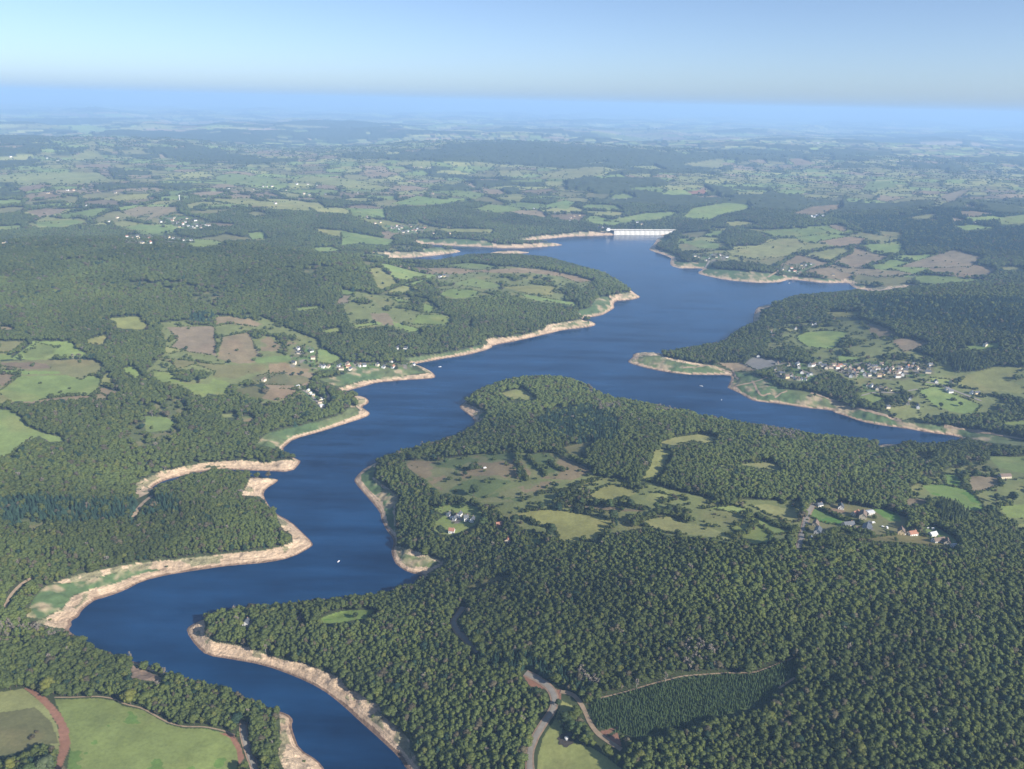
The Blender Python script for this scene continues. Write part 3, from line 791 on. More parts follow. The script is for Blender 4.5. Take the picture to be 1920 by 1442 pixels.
ASPH = plain('road_asphalt', (.24, .22, .19), .9, .15, .2); TRACK = plain('sandy_track', (.28, .21, .14), .95, .2, .3)
VERGE = plain('bare_verge', (.27, .19, .13), .95, .25, .3)
for kind, wd, s in ROADS:
    p = densify(P(s), 4, False); pm_pts = p
    w = hit(p)[:, :2]
    for _ in range(6):
        w[1:-1] = .25 * w[:-2] + .5 * w[1:-1] + .25 * w[2:]
    seg = np.r_[0, np.cumsum(np.hypot(*np.diff(w, axis=0).T))]
    n = max(8, int(seg[-1] / 3)); t = np.linspace(0, seg[-1], n)
    w = np.stack([np.interp(t, seg, w[:, 0]), np.interp(t, seg, w[:, 1])], 1)
    tg = np.gradient(w, axis=0); tg /= np.maximum(np.hypot(tg[:, 0], tg[:, 1]), 1e-6)[:, None]; nn = np.stack([-tg[:, 1], tg[:, 0]], 1)
    def ribbon(name, half, lift, m):
        k = 5; off = np.linspace(-half, half, k)
        wob = 1 + .12 * (fbm(w[:, 0], w[:, 1], 14, 5, 2))
        pts = w[:, None] + nn[:, None] * (off[None, :, None] * wob[:, None, None])
        z = bil(Z, pts[..., 0], pts[..., 1]) + lift
        ids = np.arange(n * k).reshape(n, k)
        F = np.stack([ids[:-1, :-1], ids[:-1, 1:], ids[1:, 1:], ids[1:, :-1]], -1).reshape(-1, 4)[:, ::-1]
        return tag(obj(name, mesh_np(name, np.concatenate([pts, z[..., None]], -1).reshape(-1, 3), F, m)), kind='structure')
    if kind == 'road':
        ribbon('road', wd / 2, .55, ASPH)
        if w[:, 1].mean() < 1400: ribbon('verge', wd / 2 + 1.8, .35, VERGE)
    else:
        ribbon('path', wd / 2, .45, TRACK)
    # keep trees off the carriageway
    r, c = gcoord(w[:, 0], w[:, 1])
    near_px = p
    hw = (wd * .5 + 2) / np.hypot(w[:, 0], w[:, 1]).mean() * FPX
    for q in near_px[::2]:
        pm_disc(q[0], q[1], max(2.6, hw * .75))
# ------------------------------------------------------------------ survey: buildings
# cluster: phrase, size factor, points (picture coordinates of the foot of each house)
VILL = [
 ('big lakeside village', 1.0, """1478.1,684.8 1494.8,684.8 1497.9,690 1517.7,686.9 1527.1,684.2 1523,686.9 1536.5,684.2 1544.8,686.9 1558.3,690 1563.5,685.8 1569.8,691
1575,686.9 1583.3,685.8 1585.4,693.1 1593.8,689 1593.8,696.3 1600,697.3 1606.3,701.5 1594.8,706.7 1603.1,706.7 1616.7,696.3 1629.2,685.8 1640.6,689 1629.2,693.1 1620.8,703.5
1629.2,704.6 1634.4,696.3 1638.5,700.4 1647.9,705.6 1653.1,683.8 1653.1,696.3 1656.3,702.5 1662.5,692.1 1666.7,699.4 1671.9,692.1 1679.2,700.4 1685.4,699.4 1688.5,692.1 1683.3,707.7
1691.7,704.6 1697.9,696.3 1708.3,690 1712.5,684.8 1718.8,692.1 1740.6,692.1 1743.8,685.8 1739.6,699.4 1462.5,700.4 1454.2,695.2 1466.7,701.5 1475,708.8 1484.4,705.6 1490.6,709.8 1496.9,711.9
1503.1,699.4 1502,711.9 1510.4,711.9 1514.6,704.6 1520.8,702.5 1457.3,683 1634,690 1645,693 1702,689 1549,691 1610,691"""),
 ('lakeside village lower gardens', .95, "1633.3,725 1643.8,730.5 1661,731.3 1669,732.3 1706.3,749 1702,758.5 1720.8,764.7 1664.6,765.3 1627,723.8"),
 ('road east of lakeside village', 1.0, "1783.3,718 1775,732.5 1781.5,736 1821,738 1831.5,738 1755.2,716.5"),
 ('hillside above lakeside village', 1.0, "1375,660 1384,668 1405,627 1446,622.5 1449.5,632 1492,617.5 1522,610.5 1529,609 1421.5,669.5 1847,648.5"),
 ('left hamlet, far lake shore', .95, "1310,483 1323,489 1335,479 1350,479 1363,483 1330,486 1303,481 1343,483"),
 ('right hamlet, far lake shore', .95, "1467,506 1480,508 1490,509 1493.5,512.5 1503,498 1511,498 1520,496 1483.5,503.5 1567,494 1562,516 1498,505 1506,504"),
 ('white farm far beyond the lake', 1.4, "1521,407 1532,405.5 1543,407 1527,408"),
 ('farms below right blue hills', 1.5, "1502,316.5 1552,315.5 1563,313.5 1510,327 1572,316"),
 ('hazy far right hamlet', 1.8, "1670,301 1683,303 1700,301 1692,302"),
 ('pale hazy sheds far right', 2.4, "1518,268 1534,269 1842,281"),
 ('the farm under the right hand woods', 1.3, "1827,418"),
 ('peninsula farm', 1.0, "842,966 862,968 874,975 886,977 854,973"),
 ('trees below peninsula farm', 1.0, "936,986 952,1016 847,998"),
 ('lakeside wood, lower left', 1.0, "463,1170 563,1161"),
 ('left shore hamlet', .95, "558.8,655.5 560,662.5 583.8,659.5 586.9,673 551.3,682.5 599.4,687 606.3,689 615.6,688.3 636.3,686.3 640,693 651.3,685 653.5,689 656.5,693 669.4,669.5 683.1,686.5 675,687 707.5,685.8 718.8,689.3 736.9,689.3 735,679 775,684.6"),
 ('trees right of left shore hamlet', .95, "745.6,653.8 760,653.8"),
 ('lane to the left shore', .9, "558.1,725.8 577.5,733.5 581.3,739 586.3,742.3 600,749.3 603.8,748.5 600,755.5 602,762.3 605.5,762.2"),
 ('meadow left of shore hamlet', 1.0, "433,731.5 495,714.5"),
 ('wooded promontory centre', 1.1, "832,519 825,520.5"),
 ('village under left wooded hill', 1.0, "326.7,409.5 350,410.3 301.7,417 323.3,414.5 333.3,419.3 348.3,417.6 358.3,412.7 366.7,414.3 353.3,424.3 336.7,426 360,426 370,424.3 376.7,427.6 386.7,422.6 391.7,423.3 365,427.6 343,421"),
 ('lower far left village', 1.0, "238.3,444.3 256.7,444.3 260,447.6 280,447.6 248.3,447.6 266.7,456 281.7,456 325,447.6 328.3,450.3 343.3,451 358.3,451.6 316.7,446"),
 ('scattered far left farms', 1.15, "220,409 148.3,426 203.3,416 160,386 216.7,362.5 185,358.3 126.7,357.5 138.3,357.5 156.7,354.2 90,362.5 5,456 13.3,454.3 30,455"),
 ('farms beyond left wood', 1.2, "428.3,354.2 476.7,356 493.3,351 500,351 510,350.3 530,356 536.7,357.5 556.7,346 576.7,346 593.3,347.6 570,364.2 593.3,364.2 610,365 580,366 516.7,382.5"),
 ('hamlet under left blue hill', 1.5, "108.3,301 115,301 88.3,297 65,298.3 20,294.5"),
 ('farms in middle distance', 1.1, "811.7,364.3 671.7,362.5 981.7,355.3 1001,391.6 1150,374.3 1156.7,374.3 1173.3,374.3 1040,399.3 1070,409.3 1076.7,406 1086.7,404.3 1068.3,414.3"),
 ('slope behind the dam', 1.1, "1195,417.6 1203.3,421 1122,426 1130,427 1138,431.5"),
 ('village left of lake head', 1.0, "703.3,419.3 713.3,417.6 688.3,407.6 733.3,427.6 743.3,424.3 753.3,427.6 771.7,425.5 756.7,436 765,434.3 773.3,432.6 783.3,429.3 796.7,429.3 813.3,438.2 843.3,439 748,430 779,433"),
 ('hazy hamlet, central blue hills', 1.5, "776.7,314.2 783.3,316 790,314.2 800,316 806,315"),
]
SPECIAL = [  # near hamlet: x, y, length, depth, eave, rise, turn (deg), wall, roof, label
 (1536,949,9,7,3.2,2.6,20,'white','slate','small white house with a dark roof at the top of the hamlet lane'),
 (1576,953,11,8,3.6,4.2,70,'white','slate','white gabled house with steep dark roof, topmost in the hamlet'),
 (1604,966,11,8,4.0,3.6,30,'cream','tile','cream house with a red tiled roof left of the tallest gable'),
 (1617,971,15,10,6.0,4.8,65,'cream','brown','largest cream gabled house in the middle of the hamlet'),
 (1630,964,12,9,4.2,1.4,20,'grey','zinc','grey metal shed behind the largest cream gable'),
 (1529,985,10,8,3.6,3.2,60,'cream','brown','small cream gable beside the hamlet lane, upper of two'),
 (1533,999,13,9,4.2,4.4,62,'white','slate','white gabled house with a big dark slate roof beside the hamlet lane'),
 (1590,987,16,9,4.2,3.6,12,'cream','slate','long cream house with a dark green grey roof in the hamlet centre'),
 (1624,995,18,11,5.0,4.6,60,'cream','slate','large cream house with a dark roof above the wood'),
 (1609,993,9,6,3.0,1.8,10,'cream','brown','low cream garage left of the large cream house above the wood'),
 (1689,1001,10,9,5.0,4.2,68,'ochre','brown','yellow cream gable with a brown roof right of the hamlet'),
 (1710,1003,13,8,3.4,3.2,15,'white','tile','low house with a bright orange red tiled roof'),
 (1748,1005,11,8,3.8,2.8,20,'white','zinc','white house with a pale roof at the lower right of the hamlet'),
 (1759,1016,17,8,3.4,3.2,14,'white','brown','long white house with a brown roof at the lower right of the hamlet'),
 (1775,1020,9,8,3.8,3.6,66,'cream','brown','cream gable with an arch joined to the long brown roofed house'),
 (1788,1025,7,5,2.6,1.4,20,'white','zinc','small white outbuilding at the lower right end of the hamlet'),
 (1883,896,20,9,4.4,3.6,8,'cream','brown','long stone farmhouse with a brown roof near the right edge'),
]
VEHICLES = [  # kind, x, y, turn, label
 ('van', 1637.5, 981, 10, 'white van parked right of the sandy hamlet drive'), ('car', 1545.5, 1001, 30, 'white car parked right of the dark slate house'),
 ('car', 1522, 1007, 60, 'pale car parked at the foot of the hamlet lane'), ('car', 1655, 988, 15, 'white car on the grass in the middle of the hamlet'),
 ('caravan', 1663, 991, 80, 'white caravan on the grass left of the yellow cream gable'), ('car', 1697, 1003, 20, 'white car between the yellow gable and the orange roof'),
 ('caravan', 1749, 993, 12, 'white caravan on the lawn above the lower right houses'), ('car', 1740, 991, 40, 'small white car left of the caravan on the lawn'),
 ('caravan', 847, 972, 20, 'white caravan by the peninsula farm'), ('car', 881, 978, 60, 'white car beside the peninsula farm'), ('van', 858, 1106, 20, 'white van parked where the grass strip meets the wood'),
 ('caravan', 909, 878.5, 20, 'white trailer standing in the scrubby pasture'), ('caravan', 656, 695, 30, 'white caravan below the hamlet gable'),
]
BOATS = [(825, 688, 25, 8, 'white motorboat alone off the sandy point of the left shore'), (1315, 724, -20, 8, 'white motorboat off the grassy village point'), (635, 1053, 60, 4.5, 'small white boat in the narrow reach below the left bank'),
         (1480, 531, 10, 7, 'tiny white boat by the far right shore'), (1353, 750, 60, 4, 'small pale boat near the village bank')]
for _c, _f, s in VILL:
    for q in P(s): pm_disc(q[0], q[1] - 1.5, 2.2 + 4.0 * max(0, (q[1] - 560)) / 440)
for a in SPECIAL: pm_disc(a[0], a[1] - 4, 8.5)
for a in VEHICLES: pm_disc(a[1], a[2] - 1, 3.5)
pm_disc(1062, 1384, 10)
# ------------------------------------------------------------------ plants
_ICO = {}
def ico(sub):
    if sub not in _ICO:
        bm = bmesh.new(); bmesh.ops.create_icosphere(bm, subdivisions=sub, radius=1.0)
        bm.verts.ensure_lookup_table()
        _ICO[sub] = (np.array([v.co[:] for v in bm.verts]), [tuple(v.index for v in f.verts) for f in bm.faces]); bm.free()
    return _ICO[sub]

def clump(mb, c, r, rs, sub=1, jag=.28, leaves=30, ls=.55):
    V, F = ico(sub); r = np.asarray(r, float)
    k = 1 + jag * (rs.random(len(V)) - .5) * 2
    mb.add(np.asarray(c) + V * k[:, None] * r, F)
    for _ in range(leaves):
        d = rs.normal(size=3); d /= np.linalg.norm(d)
        if d[2] < -.45: d[2] *= -1
        p = np.asarray(c) + d * r * rs.uniform(.92, 1.16)
        n = d + rs.normal(size=3) * .55; n /= np.linalg.norm(n)
        u = np.cross(n, rs.normal(size=3)); u /= np.linalg.norm(u); w = np.cross(n, u); s = ls * rs.uniform(.6, 1.3)
        mb.add([p + u * s, p + w * s * .8, p - u * s * .9, p - w * s], [(0, 1, 2, 3)])

def broad(seed, R=4.6, base=5.0, top=16.0, n=9):
    rs = np.random.default_rng(seed); c = MB(); t = MB(); hh = top - base
    for k in range(n):
        a = rs.uniform(0, 6.283); f = (k + .5) / n; z = base + hh * (.20 + .62 * f); rr = R * .62 * math.sqrt(max(.05, 1 - (2 * f - .8) ** 2 * .6)) * rs.uniform(.55, 1.15)
        if k == n - 1: rr *= .25
        s = R * rs.uniform(.36, .56)
        clump(c, (rr * math.cos(a), rr * math.sin(a), z), (s, s, s * rs.uniform(.75, 1.1)), rs, 1, .17, 15, .13 * R)
    clump(c, (0, 0, base + hh * .45), (R * .62, R * .62, hh * .36), rs, 1, .2, 0)
    t.tube((0, 0, -1), (0, 0, base + hh * .3), .34, .2, 6)
    for k in range(4):
        a = k * 1.57 + rs.uniform(-.5, .5); t.tube((0, 0, base * .75), (R * .5 * math.cos(a), R * .5 * math.sin(a), base + hh * .35), .16, .06, 4)
    return c, t
def conifer(seed, R=3.0, top=20.0, base=2.5):
    rs = np.random.default_rng(seed); c = MB(); t = MB(); n = 9
    for k in range(n):
        f = k / (n - 1); z = base + (top - base) * f * .93; r = R * (1 - f) ** .8 * rs.uniform(.85, 1.12) + .25; m = 9
        hgt = (top - base) / n * 1.75; ph = rs.uniform(0, 6)
        vs = [(0, 0, z + hgt)]
        for q in range(2 * m):
            rr = r * (1 if q % 2 == 0 else .55) * rs.uniform(.8, 1.15); a = ph + math.pi * q / m
            vs.append((rr * math.cos(a), rr * math.sin(a), z - (.5 if q % 2 == 0 else -.1) * rs.uniform(.6, 1.4)))
        c.add(vs, [(0, 1 + q, 1 + (q + 1) % (2 * m)) for q in range(2 * m)])
    t.tube((0, 0, -1), (0, 0, top * .9), .26, .05, 6)
    return c, t
def poplar(seed, top=24.0):
    rs = np.random.default_rng(seed); c = MB(); t = MB()
    for k in range(9):
        f = k / 8; z = 7 + (top - 9) * f; r = 2.1 * (1 - .55 * abs(2 * f - .7)) * rs.uniform(.8, 1.1)
        clump(c, (rs.uniform(-.4, .4), rs.uniform(-.4, .4), z), (r, r, r * 1.25), rs, 1, .3, 24, .5)
    t.tube((0, 0, -1), (0, 0, 12), .33, .22, 6)
    return c, t
def bare(seed, top=15.0):
    rs = np.random.default_rng(seed); c = MB(); t = MB()
    t.tube((0, 0, -1), (rs.uniform(-.5, .5), 0, top), .24, .05, 5)
    for k in range(16):
        a = rs.uniform(0, 6.283); z = rs.uniform(.35, .95) * top; L = (top - z) * .35 + 1.2
        t.tube((0, 0, z), (L * math.cos(a), L * math.sin(a), z + L * .5), .08, .02, 3)
    for k in range(5):
        a = rs.uniform(0, 6.283); f = rs.uniform(.5, .95); clump(c, (1.3 * math.cos(a), 1.3 * math.sin(a), top * f), (.9, .9, 1.3), rs, 1, .5, 12, .5)
    return c, t
def bush(seed):
    rs = np.random.default_rng(seed); c = MB(); t = MB()
    for k in range(4):
        a = rs.uniform(0, 6.283); clump(c, (1.1 * math.cos(a), 1.1 * math.sin(a), rs.uniform(.9, 1.9)), (1.2, 1.2, 1.15), rs, 1, .28, 18, .38)
    t.tube((0, 0, -.5), (0, 0, 1.2), .12, .08, 5)
    return c, t

SRC = bpy.data.collections.new('plant_sources')          # not part of the scene: shapes for the woods only
def source(name, parts, fol, bark):
    c, t = parts; mb = MB(); mb.add(c.v, c.f, 0); mb.add(t.v, t.f, 1)
    me_ = mb.mesh(name, [fol, bark]); me_.polygons.foreach_set('use_smooth', [True] * len(me_.polygons)) if 'conifer' not in name and 'plant' not in name else None
    o = bpy.data.objects.new(name, me_); SRC.objects.link(o); return o
BROAD = [broad(100 + k, R, b, tp, n) for k, (R, b, tp, n) in enumerate([(4.6, 5, 16, 9), (5.2, 4, 15, 10), (4.0, 5.5, 18, 9), (4.4, 4.5, 14, 8), (5.6, 4.5, 17, 11), (3.6, 5, 17, 8)])]
CONIF = [conifer(200, 2.9, 20), conifer(201, 2.5, 22), conifer(202, 3.3, 18)]
POPL = [poplar(300), poplar(301, 27)]; BARE = [bare(400), bare(401, 17)]; BUSH = [bush(500), bush(501), bush(502)]
YOUNG = [conifer(600, 1.35, 4.2, .3), conifer(601, 1.2, 5.0, .3)]

def scatter(name, pts, rot, scl, idx, tint, kinds):
    coll = bpy.data.collections.new(name + '_shapes')
    for k, (src, fol, bark) in enumerate(kinds):
        o = source('%s_shape_%02d' % (name, k), src, fol, bark); coll.objects.link(o)
    me = bpy.data.meshes.new(name); me.vertices.add(len(pts)); me.vertices.foreach_set('co', np.asarray(pts, np.float32).ravel())
    tint = np.concatenate([np.asarray(tint), np.ones((len(pts), 1))], 1)
    for nm, ty, key, v in (('rot', 'FLOAT_VECTOR', 'vector', rot), ('scl', 'FLOAT_VECTOR', 'vector', scl), ('pick', 'INT', 'value', idx), ('tint', 'FLOAT_COLOR', 'color', tint)):
        a = me.attributes.new(nm, ty, 'POINT'); a.data.foreach_set(key, np.asarray(v, np.int32 if ty == 'INT' else np.float32).ravel())
    me.update(); o = obj(name, me)
    g = bpy.data.node_groups.new(name, 'GeometryNodeTree')
    g.interface.new_socket('Geometry', in_out='INPUT', socket_type='NodeSocketGeometry'); g.interface.new_socket('Geometry', in_out='OUTPUT', socket_type='NodeSocketGeometry')
    gi = g.nodes.new('NodeGroupInput'); go = g.nodes.new('NodeGroupOutput'); ip = g.nodes.new('GeometryNodeInstanceOnPoints'); ci = g.nodes.new('GeometryNodeCollectionInfo')
    ci.inputs['Collection'].default_value = coll; ci.inputs['Separate Children'].default_value = True; ci.inputs['Reset Children'].default_value = True
    def na(nm, ty):
        n = g.nodes.new('GeometryNodeInputNamedAttribute'); n.data_type = ty; n.inputs['Name'].default_value = nm; return n.outputs['Attribute']
    e = g.nodes.new('FunctionNodeEulerToRotation')
    L = g.links.new
    L(gi.outputs[0], ip.inputs['Points']); L(ci.outputs[0], ip.inputs['Instance']); ip.inputs['Pick Instance'].default_value = True
    L(na('pick', 'INT'), ip.inputs['Instance Index']); L(na('rot', 'FLOAT_VECTOR'), e.inputs[0]); L(e.outputs[0], ip.inputs['Rotation']); L(na('scl', 'FLOAT_VECTOR'), ip.inputs['Scale'])
    L(ip.outputs[0], go.inputs[0])
    md = o.modifiers.new('scatter', 'NODES'); md.node_group = g
    return tag(o, kind='stuff')

def tints(x, y, rs):
    n = len(x); u = rs.random(n); st = fbm(x, y, 130, 91, 3); st2 = fbm(x, y, 420, 92, 2)
    base = np.array((.090, .118, .034)) * (1 + .42 * st + .34 * st2 + .24 * (rs.random(n) - .5))[:, None]
    base = base * np.where((u < .20)[:, None], (1.18, 1.12, .95), 1)
    base = np.where(((u > .22) & (u < .22 + .035 + .12 * np.clip(st2, 0, 1)))[:, None], np.array((.125, .140, .036)) * (.8 + .4 * rs.random(n))[:, None], base)
    base = np.where((u > .945)[:, None], np.array((.105, .092, .055)) * (.8 + .5 * rs.random(n))[:, None], base)
    base = np.where(((u > .925) & (u < .945))[:, None], np.array((.030, .058, .032)), base)
    return base

cand = []
for d0, d1, s, wk, hk in ((330, 1300, 5.0, .95, .80), (1300, 2400, 6.6, 1.20, .84), (2400, 5000, 9.8, 1.70, .95)):
    xm = d1 * math.sin(math.radians(46))
    gx, gy = np.meshgrid(np.arange(-xm, xm, s), np.arange(d0 * .7, d1, s * .92))
    gx = gx + RNG.uniform(-.46, .46, gx.shape) * s + (np.arange(gx.shape[0]) % 2)[:, None] * s * .5; gy = gy + RNG.uniform(-.46, .46, gx.shape) * s
    x = gx.ravel(); y = gy.ravel(); d = np.hypot(x, y); k = (d >= d0) & (d < d1) & (np.abs(np.arctan2(x, y)) < math.radians(45))
    x, y, d = x[k], y[k], d[k]
    cand.append(np.stack([x, y, d, np.full(len(x), wk), np.full(len(x), hk)], 1))
C = np.vstack(cand); x, y, d = C[:, 0], C[:, 1], C[:, 2]
cls = near(CLS, x, y); sd = bil(SD, x, y); z = bil(Z, x, y); wt = near(WTYPE, x, y)
band_ = 6 + .0085 * np.maximum(d - 1100, 0)
ok = (cls == 0) & (sd > band_ + 2)
hmul = .84 + .30 * RNG.random(len(x)) ** 1.5 + .22 * fbm(x, y, 90, 95, 2)
hgt = 15.5 * C[:, 4] * hmul
def pm_ok(x, y, z, hgt, fr):
    px, py = project(x, y, z + hgt * fr); return pm_at(px, py), px, py
a1, px, py = pm_ok(x, y, z, hgt, .62); a2, _, _ = pm_ok(x, y, z, hgt, 0.0); rag = RNG.uniform(.92, 1.12, len(x))
a3, _, _ = pm_ok(x, y, z, hgt, rag); a4, _, _ = pm_ok(x, y, z, hgt, .3)
CL20 = lambda a: (a == 0) | ((a != 20) & (RNG.random(len(x)) < .035))
ok &= CL20(a1) & (a2 != 20) & CL20(a3) & CL20(a4)
rpx = 3.3 * C[:, 3] / np.sqrt(d * d + H * H) * FPX; um, vm = project(x, y, z + hgt * .6); ut, vt = project(x, y, z + hgt * .88)
for q_ in (-1, 1): ok &= CL20(pm_at(um + q_ * rpx, vm)) & CL20(pm_at(ut + q_ * rpx, vt))
ok &= ~near(GAP, x, y) | (RNG.random(len(x)) < .16)
# the ring of a clearing is ragged and a few crowns lean over it
g_ = (cls == CODE['L']) & (RNG.random(len(x)) < .16 * np.clip(8.6 / 9, 0, 1)) & (a1 != 20) & (sd > band_ + 4); hgt = np.where(g_, hgt * .55, hgt)
ok |= g_
b_ = (cls == CODE['B']) & (vnoise(x / 42, y / 42, 96) > .60) & (RNG.random(len(x)) < .6) & (a1 == 0) & (a3 == 0) & (a4 == 0) & (a2 == 0); hgt = np.where(b_, hgt * .82, hgt); ok |= b_
C = C[ok]; x, y, d, z, wt, hgt, g_ = x[ok], y[ok], d[ok], z[ok], wt[ok], hgt[ok], g_[ok]; px, py = px[ok], py[ok]
n = len(x); tn = tints(x, y, RNG)
kind = RNG.integers(0, 6, n); wid = C[:, 3] * (.70 + .72 * RNG.random(n) ** 2) * np.where(RNG.random(n) < .08, 1.3, 1) * np.where(g_, .6, 1)
is_c = (wt == 1) & (RNG.random(n) < .85) | (RNG.random(n) < .012); is_d = (wt == 2) & (RNG.random(n) < .5) | (RNG.random(n) < .006); is_l = (wt == 3)
sxy = wid; sz_ = hgt / 16.0
tn[is_c] = np.array((.040, .080, .052)) * RNG.uniform(.75, 1.35, (is_c.sum(), 1))
tn[is_d] = np.array((.15, .12, .10)) * RNG.uniform(.7, 1.3, (is_d.sum(), 1))
tn[is_l] = np.array((.080, .110, .045)) * RNG.uniform(.8, 1.3, (is_l.sum(), 1))
rot = np.stack([RNG.normal(0, .05, n), RNG.normal(0, .05, n), RNG.uniform(0, 6.283, n)], 1)
B_ = ~(is_c | is_d | is_l)
# the 300 crowns that show largest stand as trees of their own
inf = (px > -5) & (px < 1925) & (py > 0) & (py < 1448) & B_
sl = np.sqrt(d * d + (H - z) ** 2); score = np.where(inf, hgt * sxy / sl ** 2, 0)
pick300 = np.argsort(-score)[:300]; single = np.zeros(n, bool); single[pick300] = True
def sub(name, m, pk, kinds, sx=None, szz=None):
    q = np.where(m)[0]
    if len(q) == 0: return
    a = (sxy if sx is None else sx)[q]; b = (sz_ if szz is None else szz)[q]
    scatter(name, np.stack([x, y, z - .3], 1)[q], rot[q], np.stack([a, a, b], 1), pk[q], tn[q], kinds)
sub('broadleaf_forest', B_ & ~single, kind, [(p, FOL, BARK) for p in BROAD])
sub('conifer_forest', is_c, RNG.integers(0, 3, n), [(p, NEEDLE, BARK) for p in CONIF], sxy * 1.15, sz_ * .88)
sub('dead_conifer_stand', is_d, RNG.integers(0, 2, n), [(p, DEADW, PALEBARK) for p in BARE], sxy * 1.3, sz_ * 1.05)
sub('poplar_grove', is_l, RNG.integers(0, 2, n), [(p, FOL, PALEBARK) for p in POPL])

# single trees with a crown and a trunk of their own
CR_ME = [p[0].mesh('crown', [FOL]) for p in BROAD]; [m_.polygons.foreach_set('use_smooth', [True] * len(m_.polygons)) for m_ in CR_ME]; TR_ME = [p[1].mesh('trunk', [BARK]) for p in BROAD]
def tree(name, loc, sx, szz, rz, k, tint):
    r = empty(name, loc, rz); r.scale = (sx, sx, szz)
    c = obj('crown', CR_ME[k], r); c['tint'] = [float(v) for v in tint]; obj('trunk', TR_ME[k], r)
    return r
def tint_word(t):
    if t[0] > .092 and t[1] > t[0]: return 'yellow green'
    if t[0] >= .075 and t[0] > t[1] * .92: return 'brownish olive'
    if t[1] > .118: return 'light green'
    if t[1] < .088: return 'very dark green'
    return 'mid green'
for q in pick300:
    r = tree('forest_tree', (x[q], y[q], z[q] - .3), float(sxy[q]), float(sz_[q]), float(rot[q, 2]), int(kind[q]), tn[q])
    if px[q] < 520: where, grp = 'in the bottom left wood by the water', 'trees of the bottom left wood'
    elif px[q] < 1010: where, grp = 'in the lakeside wood left of the lane', 'trees of the wood left of the lane'
    else:
        third = 'bottom right corner' if px[q] > 1600 else 'bottom edge centre'
        where, grp = 'in the big wood, ' + third, 'trees of the big wood, ' + third
    tag(r, tint_word(tn[q]) + ' broadleaf tree ' + where, 'tree', grp + ', ' + tint_word(tn[q]))
# ------------------------------------------------------------------ single field trees
FIELD_TREES = [  # picture x, y of the foot, height m, tint, label
 (884,884,14,'d','rounded dark tree in the scrubby pasture near the western shore, larger of two together'),
 (872,893,10,'d','small dark tree just left of a larger one in the scrubby pasture'),
 (836,872,12,'m','mid green tree at the upper left of the scrubby pasture by the wood'),
 (888,930,20,'d','big dark spreading tree in the lower middle of the scrubby pasture'),
 (1033,1009,22,'d','big dark round tree left of the large pale pasture, at its lower left corner'),
 (825,1003,16,'d','dark round tree on the lawn below the white farm buildings'),
 (905,990,16,'m','green tree right of the white farm, beside the wood'),
 (965,985,17,'d','dark tree at the left end of the large pale pasture'),
 (830,955,12,'m','green tree above the white farm on the peninsula'),
 (867,953,11,'d','dark tree behind the white farm, nearest its roofs'),
 (1013,955,12,'d','dark tree above the left end of the large pale pasture'),
 (1053,938,16,'d','dark tree at the right tip of the brown strip pasture'),
 (1090,948,13,'m','green hedge tree below the middle pale pasture, left one'),
 (1117,949,13,'d','dark hedge tree below the middle pale pasture'),
 (1143,953,14,'m','green hedge tree under the right half of the middle pale pasture'),
 (1182,953,15,'d','dark tree between two pale pastures on the peninsula'),
 (1230,958,14,'m','green hedge tree below the small pasture, right of the middle one'),
 (1253,962,13,'d','dark hedge tree at the right end of the small pasture row'),
 (1150,975,15,'d','dark tree at the right point of the large pale pasture'),
 (1443,1020,14,'m','green tree at the right tip of the fan shaped pasture'),
 (1476,1024,17,'d','dark tree in deep shade between pasture and lane'),
 (1847,890,17,'d','dark tree in the brown corner field at the right edge'),
 (1830,895,12,'m','green tree left of the dark one by the brown corner field'),
 (1898,940,17,'d','dark tree at the far right below the long farmhouse'),
 (1867,942,15,'d','dark tree below the brown square field at right'),
 (1857,962,14,'m','green tree at the lower end of the lush meadows at right'),
 (1597,768,13,'l','pale grey green tree standing alone on the grassed lake bed'),
 (1572,754,9,'m','small green tree on the upper lake bed below the village'),
 (1527,744,9,'d','small dark tree at the left of the village lake bed'),
 (1450,724,12,'d','dark tree on the slope left of the village'),
 (1473,731,11,'m','green tree just below the dark one left of the village'),
 (1677,783,11,'d','dark bushy tree at the edge of the dry lawn right of the village'),
 (1738,790,17,'l','tall pale willow at the water meadow right of the village'),
 (1763,764,12,'d','dark tree among the gardens under the two white houses'),
 (1800,762,10,'m','green tree in the garden below the white roadside house'),
 (430,682,11,'d','dark tree at the end of the hedge in the left pasture'),
 (313,692,14,'d','dark tree at the left end of the left hedge row'),
 (333,702,12,'d','lone dark tree below the hedge row on the left'),
 (350,656,9,'d','small tree at the point of the brown field'),
 (352,716,13,'m','green tree of the clump in the left meadow, left one'),
 (375,716,16,'d','dark tree of the clump in the left meadow, right one'),
 (550,705,10,'d','dark tree below the hamlet sheep field, left one'),
 (566,704,10,'d','dark tree below the hamlet sheep field, right one'),
 (610,706,13,'d','dark tree on the lake meadow below the hamlet'),
 (646,703,11,'m','green tree in front of the hamlet houses'),
 (744,694,9,'d','dark tree beside the last white hamlet house'),
 (1057,1362,15,'d','dark tree of the clump in the lane meadow, left one'),
 (1071,1372,14,'m','green tree of the clump in the lane meadow, centre one'),
 (1086,1376,13,'m','green tree of the clump in the lane meadow, right upper one'),
 (1100,1390,12,'d','dark tree of the clump in the lane meadow, lowest right one'),
 (90,1300,17,'y','bright yellow green tree at the top corner of the large green meadow'),
 (245,1322,19,'y','yellow green tree on the upper edge of the large green meadow'),
 (22,1452,17,'y','yellow green tree in the bottom left corner'),
 (88,1452,20,'l','big pale green tree beside the red earth track, bottom left'),
 (55,1462,16,'m','mid green tree between the yellow and the pale one, bottom left corner'),
 (667,1160,9,'d','small dark tree alone in the small bright clearing'),
 (1045,1325,9,'d','dark shrub tree beside the lane junction'),
 (1005,1310,14,'d','dark round tree left of the lane junction'),
]
